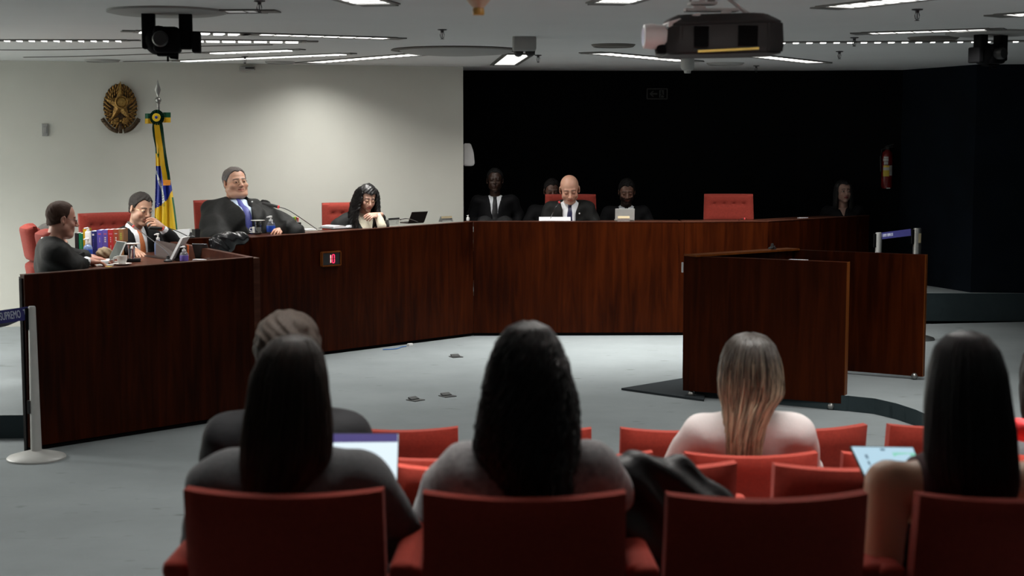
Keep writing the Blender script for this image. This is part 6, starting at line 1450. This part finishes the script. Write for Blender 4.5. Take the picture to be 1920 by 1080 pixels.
for s, (x0, x1, y0) in ((-1, (274.5, 290, 213)), (1, (308, 322.5, 211))):
    bm = NB(); rows = []
    for i in range(11):
        a = i/10; rows.append([bm.verts.new(F(x0+(x1-x0)*a, y0+19*b-(.8 if s > 0 else -.3)*0, .05+.045*math.sin(math.pi*a)+.004)) for b in (0, .25, .5, .5001, .75, 1)])
    for a_, b_ in zip(rows, rows[1:]):
        for j in range(5): bm.faces.new((a_[j], a_[j+1], b_[j+1], b_[j])).material_index = 0 if j < 2 else 1
    bmesh.ops.solidify(bm, geom=bm.faces[:], thickness=.004); wobj('bow_loop', bm, ['fgreen', 'fyellow'], t, True)
c = F(300.5, 220.5, .15); bm = NB(); n = 44; ctr = bm.verts.new(c); ring_ = []
for i in range(n):
    a = 2*math.pi*i/n; ring_.append(bm.verts.new(c+Vector((13.6*u*math.cos(a), (.014 if i % 2 else 0)+.012, 14.2*u*math.sin(a)))))
for i in range(n): bm.faces.new((ctr, ring_[i], ring_[(i+1) % n]))
bmesh.ops.solidify(bm, geom=bm.faces[:], thickness=.004); wobj('rosette', bm, 'sgreen', t)
bm = NB(); lathe(bm, [(0, .012), (7.6*u, .010), (7.8*u, 0), (0, 0)], 30, o=tuple(c+Vector((0, -.002, 0))), rot=(R(90), 0, 0)); wobj('rosette_disc', bm, 'fyellow', t, True)
bm = NB(); sph(bm, c+Vector((0, -.016, 0)), 2.7*u, 12); wobj('rosette_button', bm, 'fblue', t, True)

# ---------------------------------------------------------------- among the audience
def lit_slab(t, q, off, screen_m, frame_m, th=.007, ins=.03):
    ctr = sum(q, Vector())/4; nn = (q[1]-q[0]).cross(q[3]-q[0]).normalized()
    if nn.y < 0: nn = -nn
    bm = NB(); hexa(bm, [p_ for p_ in q]+[p_+nn*th for p_ in q]); lid = wobj('lid', bm, frame_m, t)
    qq = [p_+(ctr-p_)*ins for p_ in q]; bm = NB(); hexa(bm, [p_-nn*.001 for p_ in qq]+[p_ for p_ in qq]); 
    wobj('screen', bm, screen_m, t); return nn
def inset(q, u0, u1, v0, v1): # q: bottom-left, bottom-right, top-right, top-left
    f = lambda u, v: (q[0]*(1-u)+q[1]*u)*(1-v)+(q[3]*(1-u)+q[2]*u)*v
    return [f(u0, v0), f(u1, v0), f(u1, v1), f(u0, v1)]
t = thing('laptop', 'open laptop with a bright white page beside the charcoal blazer', 'laptop', W(690, 935, 3.95))
q = [W(622, 945, 3.84), W(744.5, 937, 3.86), W(748.5, 812, 3.97), W(620, 812, 3.95)]; nn = lit_slab(t, q, 0, 'screen', 'black')
for (a, b, c_, d, m) in ((.02, .98, .86, .985, 'screenbar'), (.70, .86, .93, .96, 'screenmark')):
    qq = inset(q, a, b, c_, d); bm = NB(); hexa(bm, [p_-nn*.002 for p_ in qq]+[p_-nn*.0008 for p_ in qq]); wobj('window_bar', bm, m, t)
bm = NB(); k = Vector((-.0, -.2, -.03)); hexa(bm, [q[0]+k, q[1]+k, q[1]-Vector((0, 0, .012)), q[0]-Vector((0, 0, .012)), q[0]+k+Vector((0, 0, .012)), q[1]+k+Vector((0, 0, .012)), q[1], q[0]]); wobj('keyboard_deck', bm, 'laptopg', t)
t = thing('tablet_computer', 'tablet with pale blue lit screen beside the bare arm', 'tablet', W(1680, 950, 3.85))
q = [W(1652, 958, 3.80), W(1762, 962, 3.84), W(1712, 838, 3.96), W(1594, 836, 3.94)]; nn = lit_slab(t, q, 0, 'screen2', 'black')
for (a, b, c_, d, m) in ((.16, .20, .80, .86, 'screenmark'), (.155, .185, .70, .76, 'screenmark'), (.16, .21, .56, .59, 'screenmark'), (.16, .20, .42, .52, 'screenmark'), (.15, .21, .28, .32, 'screenmark'), (.45, .52, .93, .96, 'screenmark'), (.62, .98, .72, .90, 'screengreen')):
    qq = inset(q, a, b, c_, d); bm = NB(); hexa(bm, [p_-nn*.002 for p_ in qq]+[p_-nn*.0008 for p_ in qq]); wobj('screen_mark', bm, m, t)
def coatf(P):
    d = smin(cap(P, (-.16, 0, .05), (.05, .05, .03), .055), cap(P, (.0, .05, .02), (.16, .02, -.06), .06), .05)
    d = smin(d, ell(P, (-.05, .04, -.12), (.16, .12, .14)), .06); d = smin(d, ell(P, (.10, .06, -.20), (.10, .12, .16)), .06); return d+wob(P, .012, 26)
cc = W(1215, 925, 3.72); blob('black coat bundled on the empty seat next to the grey jacket', 'folded_coat', 'coat', cc, coatf, (-.30, -.18, -.36), (.30, .24, .18), .0085, 'coat', 0, 'cloth')
def redf(P): return ell(P, (0, 0, 0), (.09, .06, .035))+wob(P, .008, 30)
cc = W(1925, 805, 4.36); blob('bright red garment over the seat back cut by the picture edge', 'red_garment', 'garment', cc, redf, (-.14, -.11, -.1), (.14, .11, .1), .007, 'redcloth', 0, 'cloth')
